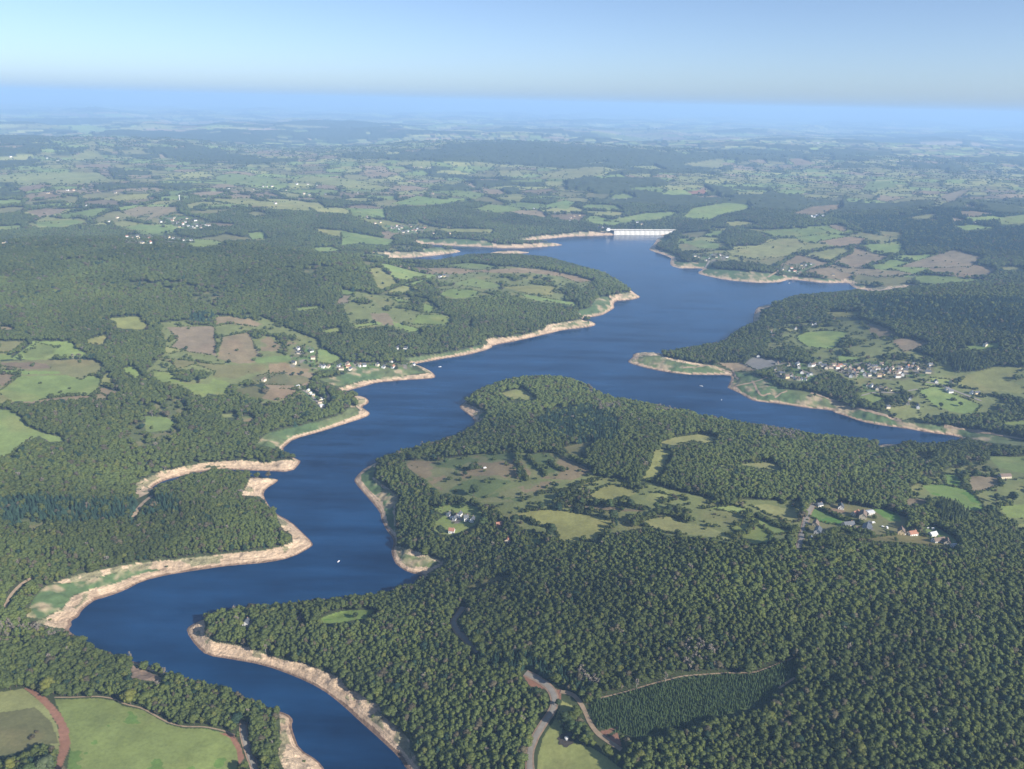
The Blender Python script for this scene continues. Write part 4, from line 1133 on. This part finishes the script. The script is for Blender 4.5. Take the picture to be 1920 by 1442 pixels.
TT = {'d': (.045, .068, .026), 'm': (.066, .100, .032), 'l': (.105, .135, .065), 'y': (.150, .160, .036)}
fp = hit(np.array([(a[0], a[1]) for a in FIELD_TREES], float))
for k, (a, w) in enumerate(zip(FIELD_TREES, fp)):
    v = [0, 1, 4, 1][k % 4]; s = a[2] / 15.5
    tag(tree('field_tree', (w[0], w[1], w[2] - .3), s * 1.42, s * 1.08, k * 1.3, v, np.array(TT[a[3]]) * random.uniform(.9, 1.12)), a[4], 'tree')
BLEACH = [(1193, 1292, 14, 'pale bare trunk at the edge of the young plantation, left one'), (1247, 1279, 12, 'pale bare trunk at the edge of the young plantation, right one'),
          (907, 1312, 13, 'pale bare trunk in the wood left of the lane'), (246, 1243, 15, 'pale trunked tree by the pink clearing, left one'), (309, 1270, 15, 'pale trunked tree by the pink clearing, right one')]
bw = hit(np.array([(a[0], a[1]) for a in BLEACH], float)); tm = [p[1].mesh('trunk', [PALEBARK]) for p in BARE]; tc_ = [p[0].mesh('crown', [DEADW]) for p in BARE]
for k, (a, w) in enumerate(zip(BLEACH, bw)):
    r = empty('bare_tree', (w[0], w[1], w[2] - .3)); r.scale = (1, 1, a[2] / 15); tag(r, a[3], 'tree'); obj('trunk', tm[k % 2], r); obj('crown', tc_[k % 2], r)

# ------------------------------------------------------------------ hedges, plantation, lone bushes (not countable)
hp = []
for k, w in EDGES:
    dm = np.hypot(w[:, 0], w[:, 1]); dmean = dm.mean()
    if dmean > 7500 or k == 'p': continue
    st = max(2.6, dmean * .0021); q = np.vstack([w, w[:1]])
    for a, b in zip(q[:-1], q[1:]):
        L = np.hypot(*(b - a)[:2]); 
        if L > 120 + dmean * .05: continue
        m = int(L / st + random.random())
        for j in range(m):
            f = (j + random.random()) / m; hp.append((*(a + (b - a) * f)[:2], dmean))
for h_ in HEDGES:
    w = hit(densify(P(h_), 3, False))
    for a, b in zip(w[:-1], w[1:]):
        for j in range(5): f = random.random(); hp.append((*(a + (b - a) * f)[:2], -1.0))
hp = np.array(hp); hx = hp[:, 0] + RNG.normal(0, 1.3, len(hp)); hy = hp[:, 1] + RNG.normal(0, 1.3, len(hp)); hd = hp[:, 2]
hand = hd < 0; hd = np.abs(hd); keep = (hand | (vnoise(hx / 70, hy / 70, 97) > .38)) & (bil(SD, hx, hy) > 8)
tall = (vnoise(hx / 38, hy / 38, 98) > .66) & (RNG.random(len(hx)) < .6)
u_, v_ = project(hx, hy, bil(Z, hx, hy) + 1.5); pa = pm_at(u_, v_); keep &= (pa != 20)
hs = np.where(tall | (hand & (RNG.random(len(hx)) < .5)), RNG.uniform(1.2, 2.1, len(hx)), RNG.uniform(.5, .95, len(hx))) * (1 + hd / 9000)
# loose bushes and trees over pasture, gardens, scrub and the far bocage
bx = []
for d0, d1, s, codes, pr in ((380, 1700, 9, {'B': .16, 's': .10, 'o': .022, 'y': .007, 'L': .10, 'g': .004, 't': .006, 'V': .006, 'S': .03}, 1), (1700, 4800, 16, {'B': .20, 's': .12, 'o': .05, 'y': .03, 'L': .22, 'g': .022, 't': .022, 'V': .02}, 1.3),
                             (4800, 10500, 30, {'y': .05, 'g': .04, 't': .04, 'o': .05, 'L': .3}, 2.1)):
    xm = d1 * .72; gx, gy = np.meshgrid(np.arange(-xm, xm, s), np.arange(d0 * .7, d1, s)); X_ = (gx + RNG.uniform(-.5, .5, gx.shape) * s).ravel(); Y_ = (gy + RNG.uniform(-.5, .5, gx.shape) * s).ravel()
    dd = np.hypot(X_, Y_); m = (dd > d0) & (dd < d1) & (np.abs(np.arctan2(X_, Y_)) < .76); X_, Y_, dd = X_[m], Y_[m], dd[m]
    cl = near(CLS, X_, Y_); pb = np.zeros(len(X_))
    for kk, vv in codes.items(): pb[cl == CODE[kk]] = vv
    pb += np.where(near(GAP, X_, Y_), .28, 0) * (d0 < 4000)
    if d0 > 4000: pb = np.where((cl == 0), .42 * (vnoise(X_ / 300, Y_ / 300, 4) * .8 + .3), pb)
    pb *= .35 + 1.3 * vnoise(X_ / 120, Y_ / 120, 99)
    m = (RNG.random(len(X_)) < pb) & (bil(SD, X_, Y_) > 7)
    u_, v_ = project(X_, Y_, bil(Z, X_, Y_) + 1.5); m &= pm_at(u_, v_) != 20
    sc_ = RNG.uniform(.55, 1.9, len(X_)) * pr * np.where((cl == CODE['S']) | (cl == CODE['V']), .5, 1); bx.append(np.stack([X_, Y_, sc_], 1)[m])
for d0, d1, s in ((2500, 5500, 9), (5500, 10500, 14)):
    xm = d1 * .72; gx, gy = np.meshgrid(np.arange(-xm, xm, s), np.arange(d0 * .7, d1, s)); X_ = (gx + RNG.uniform(-.5, .5, gx.shape) * s).ravel(); Y_ = (gy + RNG.uniform(-.5, .5, gx.shape) * s).ravel()
    dd = np.hypot(X_, Y_); m = (dd > d0) & (dd < d1) & (np.abs(np.arctan2(X_, Y_)) < .74); X_, Y_, dd = X_[m], Y_[m], dd[m]
    m = (near(OPEN_FAR.astype(np.int8), X_, Y_) > 0); X_, Y_, dd = X_[m], Y_[m], dd[m]
    _i, e_ = voronoi(X_, Y_, 235, 7); m = (e_ < 2.5 + dd * .0006) & (vnoise(X_ / 75, Y_ / 75, 14) > np.where(dd > 5500, .42, .25)); u_, v_ = project(X_, Y_, bil(Z, X_, Y_)); m &= pm_at(u_, v_) == 0
    bx.append(np.stack([X_, Y_, RNG.uniform(.9, 1.9, len(X_)) * (1 + dd / 9000)], 1)[m])
bx = np.vstack(bx)
HX = np.r_[hx[keep], bx[:, 0]]; HY = np.r_[hy[keep], bx[:, 1]]; HS = np.r_[hs[keep], bx[:, 2]]
nh = len(HX); zc = bil(Z, HX, HY); lift = np.where((near(FARW.astype(float), HX, HY) > .5), 8.0, 0)
sel = RNG.integers(0, 3, nh)
scatter('hedgerow_bushes', np.stack([HX, HY, zc - .2 + lift], 1), np.stack([0 * HX, 0 * HX, RNG.uniform(0, 6.28, nh)], 1), np.stack([HS, HS, HS * RNG.uniform(.85, 1.3, nh)], 1), sel,
        tints(HX, HY, RNG) * .95, [(p, FOL, BARK) for p in BUSH])
s = 2.3; wpl = np.where(CLS == CODE['p']); x0, x1, y0, y1 = X[wpl].min(), X[wpl].max(), Y[wpl].min(), Y[wpl].max()
gx, gy = np.meshgrid(np.arange(x0, x1, s), np.arange(y0, y1, s)); gx = (gx + RNG.uniform(-.35, .35, gx.shape) * s).ravel(); gy = (gy + RNG.uniform(-.35, .35, len(gx)).reshape(-1) * s if False else gy.ravel() + RNG.uniform(-.8, .8, gx.size))
m = (near(CLS, gx, gy) == CODE['p']); u_, v_ = project(gx, gy, bil(Z, gx, gy) + 1); m &= pm_at(u_, v_) != 20; gx, gy = gx[m], gy[m]; k_ = len(gx)
sv = RNG.uniform(.6, 1.15, k_)
scatter('young_plantation', np.stack([gx, gy, bil(Z, gx, gy) - .2], 1), np.stack([0 * gx, 0 * gx, RNG.uniform(0, 6.28, k_)], 1), np.stack([sv, sv, sv * RNG.uniform(.75, 1.2, k_)], 1),
        RNG.integers(0, 2, k_), np.array((.078, .122, .046)) * RNG.uniform(.75, 1.35, (k_, 1)), [(p, NEEDLE, BARK) for p in YOUNG])
HAZE_D = 7.6e-5; HAZE_C = (.40, .64, 1.0, 1); HAZE_G = 0.0; SKY = (.55, .9, 1.9, .081); SUNP = 4.2; EXPO = 1.08
# ------------------------------------------------------------------ houses
WALLM = {'white': plain('white_render', (.74, .73, .70), .85, .05), 'cream': plain('cream_render', (.66, .58, .44), .85, .07), 'ochre': plain('ochre_render', (.66, .53, .33), .85, .07), 'grey': plain('grey_render', (.48, .47, .45), .85, .07)}
def roof_mat(name, col, rough):
    m, nt, b = mat(name); tc = N(nt, 'ShaderNodeTexCoord'); n = noise(nt, 1.4, 5, .7, tc.outputs['Object'])
    w = N(nt, 'ShaderNodeTexWave'); w.inputs['Scale'].default_value = 3.0; w.bands_direction = 'Z'; lk(nt, tc.outputs['Object'], w.inputs['Vector'])
    f = N(nt, 'ShaderNodeMath', operation='MULTIPLY'); lk(nt, rng(nt, n.outputs['Fac'], .3, .7, .75, 1.25), f.inputs[0]); lk(nt, rng(nt, w.outputs['Fac'], 0, 1, .88, 1.08), f.inputs[1])
    c = N(nt, 'ShaderNodeRGB'); c.outputs[0].default_value = (*col, 1); lk(nt, mul(nt, c.outputs[0], f.outputs[0]), b.inputs['Base Color']); b.inputs['Roughness'].default_value = rough
    return m
ROOFM = {'slate': roof_mat('slate_roof', (.075, .085, .10), .5), 'tile': roof_mat('red_tile_roof', (.30, .14, .09), .8), 'brown': roof_mat('brown_tile_roof', (.15, .11, .085), .8), 'zinc': roof_mat('metal_roof', (.48, .49, .50), .45)}
GLASS = plain('dark_window', (.03, .035, .045), .15, .1); DOORM = plain('brown_door', (.16, .09, .05), .6); BRICK = plain('chimney_brick', (.34, .20, .14), .9); SHUT = plain('blue_grey_door', (.22, .27, .32), .6)
WALLW = {'white': 'white', 'cream': 'cream', 'ochre': 'yellow cream', 'grey': 'grey'}; ROOFW = {'slate': 'dark slate', 'tile': 'red tiled', 'brown': 'brown', 'zinc': 'pale grey'}
_HM = {}
def hmesh(part, l, w, e, r, mk):
    key = (part, l, w, e, r, mk)
    if key in _HM: return _HM[key]
    mb = MB(); a, b = l / 2, w / 2
    if part == 'wall':
        mb.add([(-a, -b, -2.5), (a, -b, -2.5), (a, b, -2.5), (-a, b, -2.5), (-a, -b, e), (a, -b, e), (a, b, e), (-a, b, e), (-a, 0, e + r), (a, 0, e + r)],
               [(0, 1, 5, 4), (2, 3, 7, 6), (1, 2, 6, 9, 5), (3, 0, 4, 8, 7)]); m = [WALLM[mk]]
    elif part == 'roof':
        o = .45; t = .25; s = r / b
        z0 = e - o * s + .06; z1 = e + r + .06
        vs = []
        for x_ in (-a - .35, a + .35):
            vs += [(x_, -b - o, z0), (x_, 0, z1), (x_, b + o, z0), (x_, b + o, z0 + t), (x_, 0, z1 + t), (x_, -b - o, z0 + t)]
        mb.add(vs, [(0, 6, 7, 1), (1, 7, 8, 2), (2, 8, 9, 3), (3, 9, 10, 4), (4, 10, 11, 5), (5, 11, 6, 0), (0, 1, 4, 5), (1, 2, 3, 4), (6, 11, 10, 7), (7, 10, 9, 8)]); m = [ROOFM[mk]]
    elif part == 'chimney':
        mb.box(a * .55 - .45, a * .55 + .45, -.35, .35, e + r * .6, e + r + 1.2); mb.box(a * .55 - .55, a * .55 + .55, -.45, .45, e + r + 1.2, e + r + 1.4); m = [BRICK]
    _HM[key] = mb.mesh(part, m); return _HM[key]
WIN = MB(); WIN.box(-.55, .55, -.05, .05, -.65, .65); WIN_ME = WIN.mesh('window', [GLASS])
DR = MB(); DR.box(-.55, .55, -.05, .05, 0, 2.1); DR_ME = DR.mesh('door', [DOORM])
def house(loc, rz, l, w, e, r, wall, roof, detail, name='house'):
    h = empty(name, loc, rz); obj('wall', hmesh('wall', l, w, e, r, wall), h); rf = obj('roof', hmesh('roof', l, w, e, r, roof), h)
    if e > 3 and l < 17 and roof != 'zinc': obj('chimney', hmesh('chimney', l, w, e, r, ''), rf)
    if detail:
        nx = max(2, int(l / 3.2)); fl = 2 if e > 4.6 else 1
        for s in (-1, 1):
            for f in range(fl):
                for k in range(nx):
                    if f == 0 and k == nx // 2 and s == -1: continue
                    o = obj('window', WIN_ME, h); o.location = (-l / 2 + l * (k + .5) / nx, s * (w / 2 + .02), 1.6 + 2.6 * f)
            for k in (-.22, .22):
                o = obj('window', WIN_ME, h); o.location = (s * (l / 2 + .02), w * k, 1.6); o.rotation_euler = (0, 0, math.pi / 2)
            if r > 3:
                o = obj('window', WIN_ME, h); o.location = (s * (l / 2 + .02), 0, e + .7); o.rotation_euler = (0, 0, math.pi / 2)
        o = obj('door', DR_ME, h); o.location = (-l / 2 + l * (nx // 2 + .5) / nx, -w / 2 - .02, .05)
    return h
ORD = 'first second third fourth fifth sixth seventh eighth ninth tenth eleventh twelfth thirteenth fourteenth fifteenth sixteenth seventeenth eighteenth nineteenth twentieth'.split()
hr = random.Random(5)
for a in SPECIAL:
    w = hit(np.array([(a[0], a[1])], float))[0]
    rz = math.radians(a[6]); tag(house((w[0], w[1], w[2] + .4), rz, a[2], a[3], a[4], a[5], a[7], a[8], True), a[9], 'house')
for phrase, f, s in VILL:
    pts = P(s); w = hit(pts); order = list(range(len(pts))); rows = [('', order)]
    if len(pts) > 16:
        by = sorted(order, key=lambda i: -pts[i, 1]); nrow = 4 if len(pts) > 40 else 2; ch = (len(by) + nrow - 1) // nrow
        nm = ['front row', 'second row', 'third row', 'back row'] if nrow == 4 else ['front row', 'back row']
        rows = [(nm[k], by[k * ch:(k + 1) * ch]) for k in range(nrow)]
    for rn, ids in rows:
        ids = sorted(ids, key=lambda i: pts[i, 0])
        for k, i in enumerate(ids):
            l = hr.choice([9, 10, 11, 13]) * f; dp = hr.choice([7, 8]) * f; e = hr.choice([3.2, 4.2, 5.2]) * min(f, 1.3); r = hr.choice([2.8, 3.4, 4.0]) * min(f, 1.4)
            wl = hr.choice(['white', 'white', 'white', 'cream', 'cream', 'ochre']); ro = hr.choice(['slate'] * 6 + ['brown'] * 4 + ['tile'])
            if 'sheds' in phrase or 'white farm far' in phrase: wl, ro = 'white', 'zinc'
            if 'peninsula farm' == phrase: wl, ro = 'white', 'slate'; l *= .8; dp *= .8
            if 'trees below' in phrase: ro = 'tile'
            if 'lane to' in phrase: ro = hr.choice(['zinc', 'brown', 'zinc']); l, dp, e, r = 9, 6, 3.0, 1.8
            rz = math.radians(hr.choice([8, 15, 60, 70, -8, 40, 75]) + hr.uniform(-8, 8))
            if len(ids) == 1: pos = 'alone at '
            else: pos = (ORD[k] + ' from left' if k < len(ids) - 1 else 'rightmost') + (', ' + rn if rn else '') + ', '
            lab = '%s house, %s roof, %s%s' % (WALLW[wl], ROOFW[ro], pos, phrase)
            d = math.hypot(w[i, 0], w[i, 1])
            tag(house((w[i, 0], w[i, 1], w[i, 2] + .15), rz, round(l, 1), round(dp, 1), round(e, 1), round(r, 1), wl, ro, d < 1500), lab, 'house', 'houses of ' + phrase if len(pts) > 1 else None)

# ------------------------------------------------------------------ vehicles and boats
PAINT = plain('white_paint', (.80, .80, .79), .35, .03); TYRE = plain('tyre_rubber', (.03, .03, .03), .8)
def bevel_mesh(mb, name, mats, off=.12):
    me = mb.mesh(name, mats); bm = bmesh.new(); bm.from_mesh(me); bmesh.ops.remove_doubles(bm, verts=bm.verts, dist=1e-4)
    bmesh.ops.bevel(bm, geom=list(bm.edges), offset=off, segments=2, affect='EDGES', profile=.6); bm.to_mesh(me); bm.free(); return me
def prism(prof, w):
    mb = MB(); n = len(prof); mb.add([(x_, -w / 2, z_) for x_, z_ in prof] + [(x_, w / 2, z_) for x_, z_ in prof],
        [tuple(range(n)), tuple(range(n, 2 * n))[::-1]] + [(k, k + n, (k + 1) % n + n, (k + 1) % n) for k in range(n)]); return mb
VB = {'car': bevel_mesh(prism([(-2.1, .3), (2.1, .3), (2.15, .8), (1.2, .95), (.55, 1.45), (-1.2, 1.5), (-1.95, 1.0), (-2.15, .9)], 1.75), 'body', [PAINT], .06),
      'van': bevel_mesh(prism([(-2.6, .35), (2.6, .35), (2.65, 1.1), (1.95, 1.3), (1.35, 2.3), (-2.6, 2.35)], 1.95), 'body', [PAINT], .08),
      'caravan': bevel_mesh(prism([(-2.6, .5), (2.4, .5), (2.7, 1.3), (2.3, 2.5), (-2.3, 2.55), (-2.7, 1.4)], 2.2), 'body', [PAINT], .12)}
wb = MB(); wb.tube((0, -.11, 0), (0, .11, 0), .33, .33, 14); WHEEL = wb.mesh('wheel', [TYRE])
def vwin(kind):
    q = []
    for s in (-1, 1):
        mb = MB(); y_ = {'car': .885, 'van': .985, 'caravan': 1.11}[kind] * s
        x0, x1, z0, z1 = {'car': (-1.2, .8, .98, 1.36), 'van': (.2, 1.4, 1.35, 2.0), 'caravan': (-1.3, 1.3, 1.4, 2.1)}[kind]
        mb.box(x0, x1, y_ - .02, y_ + .02, z0, z1); q.append(mb.mesh('window', [GLASS]))
    return q
VW = {k: vwin(k) for k in VB}
for kind, px_, py_, rz, lab in VEHICLES:
    w = hit(np.array([(px_, py_)], float))[0]; v = empty({'car': 'parked_car', 'van': 'parked_van', 'caravan': 'caravan'}[kind], (w[0], w[1], w[2] + .3), math.radians(rz))
    obj('body', VB[kind], v)
    for m_ in VW[kind]: obj('window', m_, v)
    for x_ in ((-1.35, 1.35) if kind != 'caravan' else (0.0,)):
        for s in (-1, 1):
            o = obj('wheel', WHEEL, v); o.location = (x_, s * .82, .33)
    tag(v, lab, kind)
def hull_mesh(L, W):
    st = [(-.5, .8), (-.25, 1), (.1, .98), (.33, .7), (.46, .3), (.52, .02)]; mb = MB(); vs = []
    for f, k in st:
        b = W / 2 * k; zt = .75 + .3 * max(0, f); vs += [(f * L, -b, zt), (f * L, -b * .75, .0), (f * L, 0, -.25), (f * L, b * .75, .0), (f * L, b, zt), (f * L, 0, zt - .12)]
    fs = [tuple(range(6))]
    for k in range(len(st) - 1):
        for j in range(6): fs.append((k * 6 + j, k * 6 + (j + 1) % 6, k * 6 + 6 + (j + 1) % 6, k * 6 + 6 + j))
    fs.append(tuple(range((len(st) - 1) * 6, len(st) * 6))[::-1]); mb.add(vs, fs); return mb.mesh('hull', [PAINT])
for px_, py_, rz, L, lab in BOATS:
    w = to_plane(np.array([(px_, py_)], float))[0]; b = empty('motorboat', (w[0], w[1], 0), math.radians(rz)); W = L * .34
    obj('hull', hull_mesh(L, W), b)
    mb = prism([(-.12 * L, .6), (.22 * L, .6), (.13 * L, 1.5), (-.1 * L, 1.6)], W * .6); obj('cabin', bevel_mesh(mb, 'cabin', [PAINT], .08), b)
    mb = MB(); mb.add([(.225 * L, -W * .24, .95), (.225 * L, W * .24, .95), (.15 * L, W * .22, 1.42), (.15 * L, -W * .22, 1.42)], [(0, 1, 2, 3)]); mb.add([(.215 * L, -W * .24, .95), (.215 * L, W * .24, .95), (.14 * L, W * .22, 1.42), (.14 * L, -W * .22, 1.42)], [(3, 2, 1, 0)]); obj('windscreen', mb.mesh('windscreen', [GLASS]), b)
    tag(b, lab, 'boat', 'boats on the lake')

# feeder in the lane meadow, with the trodden mud around it
w = hit(np.array([(1062, 1387)], float))[0]
k = 20; V_ = [(w[0], w[1], 0)] + [(w[0] + 8.5 * math.cos(a * 2 * math.pi / k) * (1 + .2 * math.sin(a * 2.3)), w[1] + 8 * math.sin(a * 2 * math.pi / k) * (1 + .15 * math.cos(a * 1.7)), 0) for a in range(k)]
V_ = [(q[0], q[1], float(bil(Z, np.array([q[0]]), np.array([q[1]]))[0]) + .4) for q in V_]
mb = MB(); mb.add(V_, [(0, 1 + j, 1 + (j + 1) % k) for j in range(k)]); tag(obj('mud_patch', mb.mesh('mud_patch', [plain('dark_mud', (.05, .04, .03), .9, .3, .5)])), kind='structure')
fd = empty('cattle_feeder', (w[0], w[1], w[2] + .5), .4); tag(fd, 'pale cattle feeder on a dark muddy patch in the lane meadow', 'feeder')
mb = MB(); mb.tube((0, 0, 2.3), (0, 0, 3.3), 2.2, .1, 12); mb.tube((0, 0, 2.15), (0, 0, 2.3), 2.2, 2.2, 12); obj('cover', mb.mesh('cover', [WALLM['grey']]), fd)
mb = MB(); mb.tube((0, 0, 0), (0, 0, .9), 1.6, 1.6, 12); obj('trough', mb.mesh('trough', [ROOFM['zinc']]), fd)
for j in range(6):
    mb = MB(); a = j * math.pi / 3; mb.tube((1.7 * math.cos(a), 1.7 * math.sin(a), 0), (1.7 * math.cos(a), 1.7 * math.sin(a), 2.3), .06, .06, 5); obj('post', mb.mesh('post', [ROOFM['zinc']]), fd)
# water tower on the far hill at left
w = hit(np.array([(337, 377)], float))[0]; wt_ = empty('water_tower', (w[0], w[1], w[2] + 8)); wt_.scale = (.5, .5, .7); tag(wt_, 'slim white water tower on the wooded ridge above the far left village', 'tower')
mb = MB(); mb.tube((0, 0, -12), (0, 0, 24), 3.4, 3.2, 16); obj('shaft', mb.mesh('shaft', [WALLM['white']]), wt_)
mb = MB(); mb.tube((0, 0, 24), (0, 0, 27), 3.2, 6.5, 16); mb.tube((0, 0, 27), (0, 0, 33), 6.5, 6.5, 16); mb.tube((0, 0, 33), (0, 0, 34.5), 6.5, .5, 16); obj('tank', mb.mesh('tank', [WALLM['white']]), wt_)

# ------------------------------------------------------------------ dam
CONC = plain('dam_concrete', (.54, .52, .47), .85, .12, .12); CONC2 = plain('dam_concrete_pier', (.55, .53, .48), .85, .08, .12); CONC3 = plain('stained_concrete', (.40, .39, .36), .9, .12, .12)
A = to_plane(np.array([(1152., 441.)]))[0]; B = to_plane(np.array([(1263., 441.5)]))[0]; AB = B - A; LEN = float(np.hypot(*AB)); ang = math.atan2(AB[1], AB[0])
dam = empty('dam', (A[0], A[1], 0), ang); tag(dam, 'long white concrete dam of many arches across the head of the lake', 'dam')
HT = 26.0; NV = 12; wv = LEN / NV; mb = MB(); ns = 9
for k in range(NV):
    ring = []
    for zz, back in ((-14, -4.5), (HT, 9.0)):
        for j in range(ns):
            f = j / (ns - 1); a = (f - .5) * 2
            ring.append((wv * (k + .05 + .90 * f), back - 1.5 * (1 - a * a), zz))
    mb.add(ring, [(j, j + 1, ns + j + 1, ns + j) for j in range(ns - 1)])
obj('arch_vaults', mb.mesh('arch_vaults', [CONC]), dam)
for k in range(NV + 1):
    mb = MB(); xw = wv * k; mb.add([(xw - wv * .05, -4.5, -14), (xw + wv * .05, -4.5, -14), (xw + wv * .05, 45, -14), (xw - wv * .05, 45, -14), (xw - wv * .05, 9.2, HT), (xw + wv * .05, 9.2, HT), (xw + wv * .05, 16, HT), (xw - wv * .05, 16, HT)],
        [(0, 1, 5, 4), (1, 2, 6, 5), (2, 3, 7, 6), (3, 0, 4, 7), (4, 5, 6, 7)]); obj('buttress', mb.mesh('buttress', [CONC2]), dam)
mb = MB(); mb.box(-30, LEN + 14, 3.0, 17, HT, HT + 2.2); obj('crest_road', mb.mesh('crest_road', [CONC]), dam)
for y_ in (3.2, 16.2):
    mb = MB(); mb.box(-30, LEN + 14, y_, y_ + .6, HT + 2.2, HT + 3.6); obj('parapet', mb.mesh('parapet', [CONC]), dam)
mb = MB(); mb.box(-1, LEN + 1, -5.2, -4.4, -3, 2.0); obj('waterline_stain', mb.mesh('waterline_stain', [CONC3]), dam)
gh = house((A[0] - 34 * math.cos(ang), A[1] - 34 * math.sin(ang), HT - 1), ang, 16.0, 11.0, 9.0, 4.0, 'white', 'zinc', False, 'gatehouse'); tag(gh, 'white gatehouse at the left end of the dam crest', 'building')

# ------------------------------------------------------------------ air, sky, sun, camera
hz = MB(); hz.box(-90000, 90000, -2500, 172000, -60, H + 110)
hm = bpy.data.materials.new('haze'); hm.use_nodes = True; nt = hm.node_tree
for n_ in list(nt.nodes):
    if n_.type != 'OUTPUT_MATERIAL': nt.nodes.remove(n_)
pv = nt.nodes.new('ShaderNodeVolumePrincipled'); pv.inputs['Density'].default_value = HAZE_D; pv.inputs['Color'].default_value = HAZE_C; pv.inputs['Anisotropy'].default_value = HAZE_G
nt.links.new(pv.outputs[0], [n_ for n_ in nt.nodes if n_.type == 'OUTPUT_MATERIAL'][0].inputs['Volume'])
hz_o = obj('haze', hz.mesh('haze', [hm])); tag(hz_o, kind='stuff')
SUN_EL, SUN_AZ = math.radians(30), math.radians(126)      # azimuth clockwise from the view direction (+Y)
wd = bpy.data.worlds.new('World'); sc.world = wd; wd.use_nodes = True; nt = wd.node_tree
bg = nt.nodes['Background']; sk = nt.nodes.new('ShaderNodeTexSky'); sk.sky_type = 'NISHITA'; sk.sun_disc = False; sk.sun_elevation = SUN_EL; sk.sun_rotation = SUN_AZ
sk.altitude = 0; sk.air_density = SKY[0]; sk.dust_density = SKY[1]; sk.ozone_density = SKY[2]
nt.links.new(sk.outputs[0], bg.inputs[0]); bg.inputs[1].default_value = SKY[3]
sl_ = bpy.data.lights.new('sun', 'SUN'); sl_.energy = SUNP; sl_.angle = math.radians(.53); sl_.color = (1, .93, .82)
so = link(bpy.data.objects.new('sun', sl_)); dv = Vector((math.sin(SUN_AZ) * math.cos(SUN_EL), math.cos(SUN_AZ) * math.cos(SUN_EL), math.sin(SUN_EL)))
so.rotation_euler = dv.to_track_quat('Z', 'Y').to_euler()
cd = bpy.data.cameras.new('camera'); co = link(bpy.data.objects.new('camera', cd)); cd.sensor_fit = 'HORIZONTAL'; cd.sensor_width = 36; cd.lens = 36 * FPX / 1920; cd.clip_start = 5; cd.clip_end = 400000
co.matrix_world = Matrix(((Rv[0], Uv[0], -Fv[0], 0), (Rv[1], Uv[1], -Fv[1], 0), (Rv[2], Uv[2], -Fv[2], H), (0, 0, 0, 1))); sc.camera = co
sc.view_settings.view_transform = 'Standard'; sc.view_settings.look = 'None'; sc.view_settings.exposure = EXPO; sc.view_settings.gamma = 1
cy = sc.cycles; cy.max_bounces = 5; cy.diffuse_bounces = 3; cy.glossy_bounces = 2; cy.transmission_bounces = 1; cy.volume_bounces = 1; cy.transparent_max_bounces = 2
cy.use_denoising = True; cy.use_adaptive_sampling = True; cy.adaptive_threshold = .012
try: cy.denoiser = 'OPENIMAGEDENOISE'; cy.denoising_input_passes = 'RGB_ALBEDO_NORMAL'
except Exception: pass
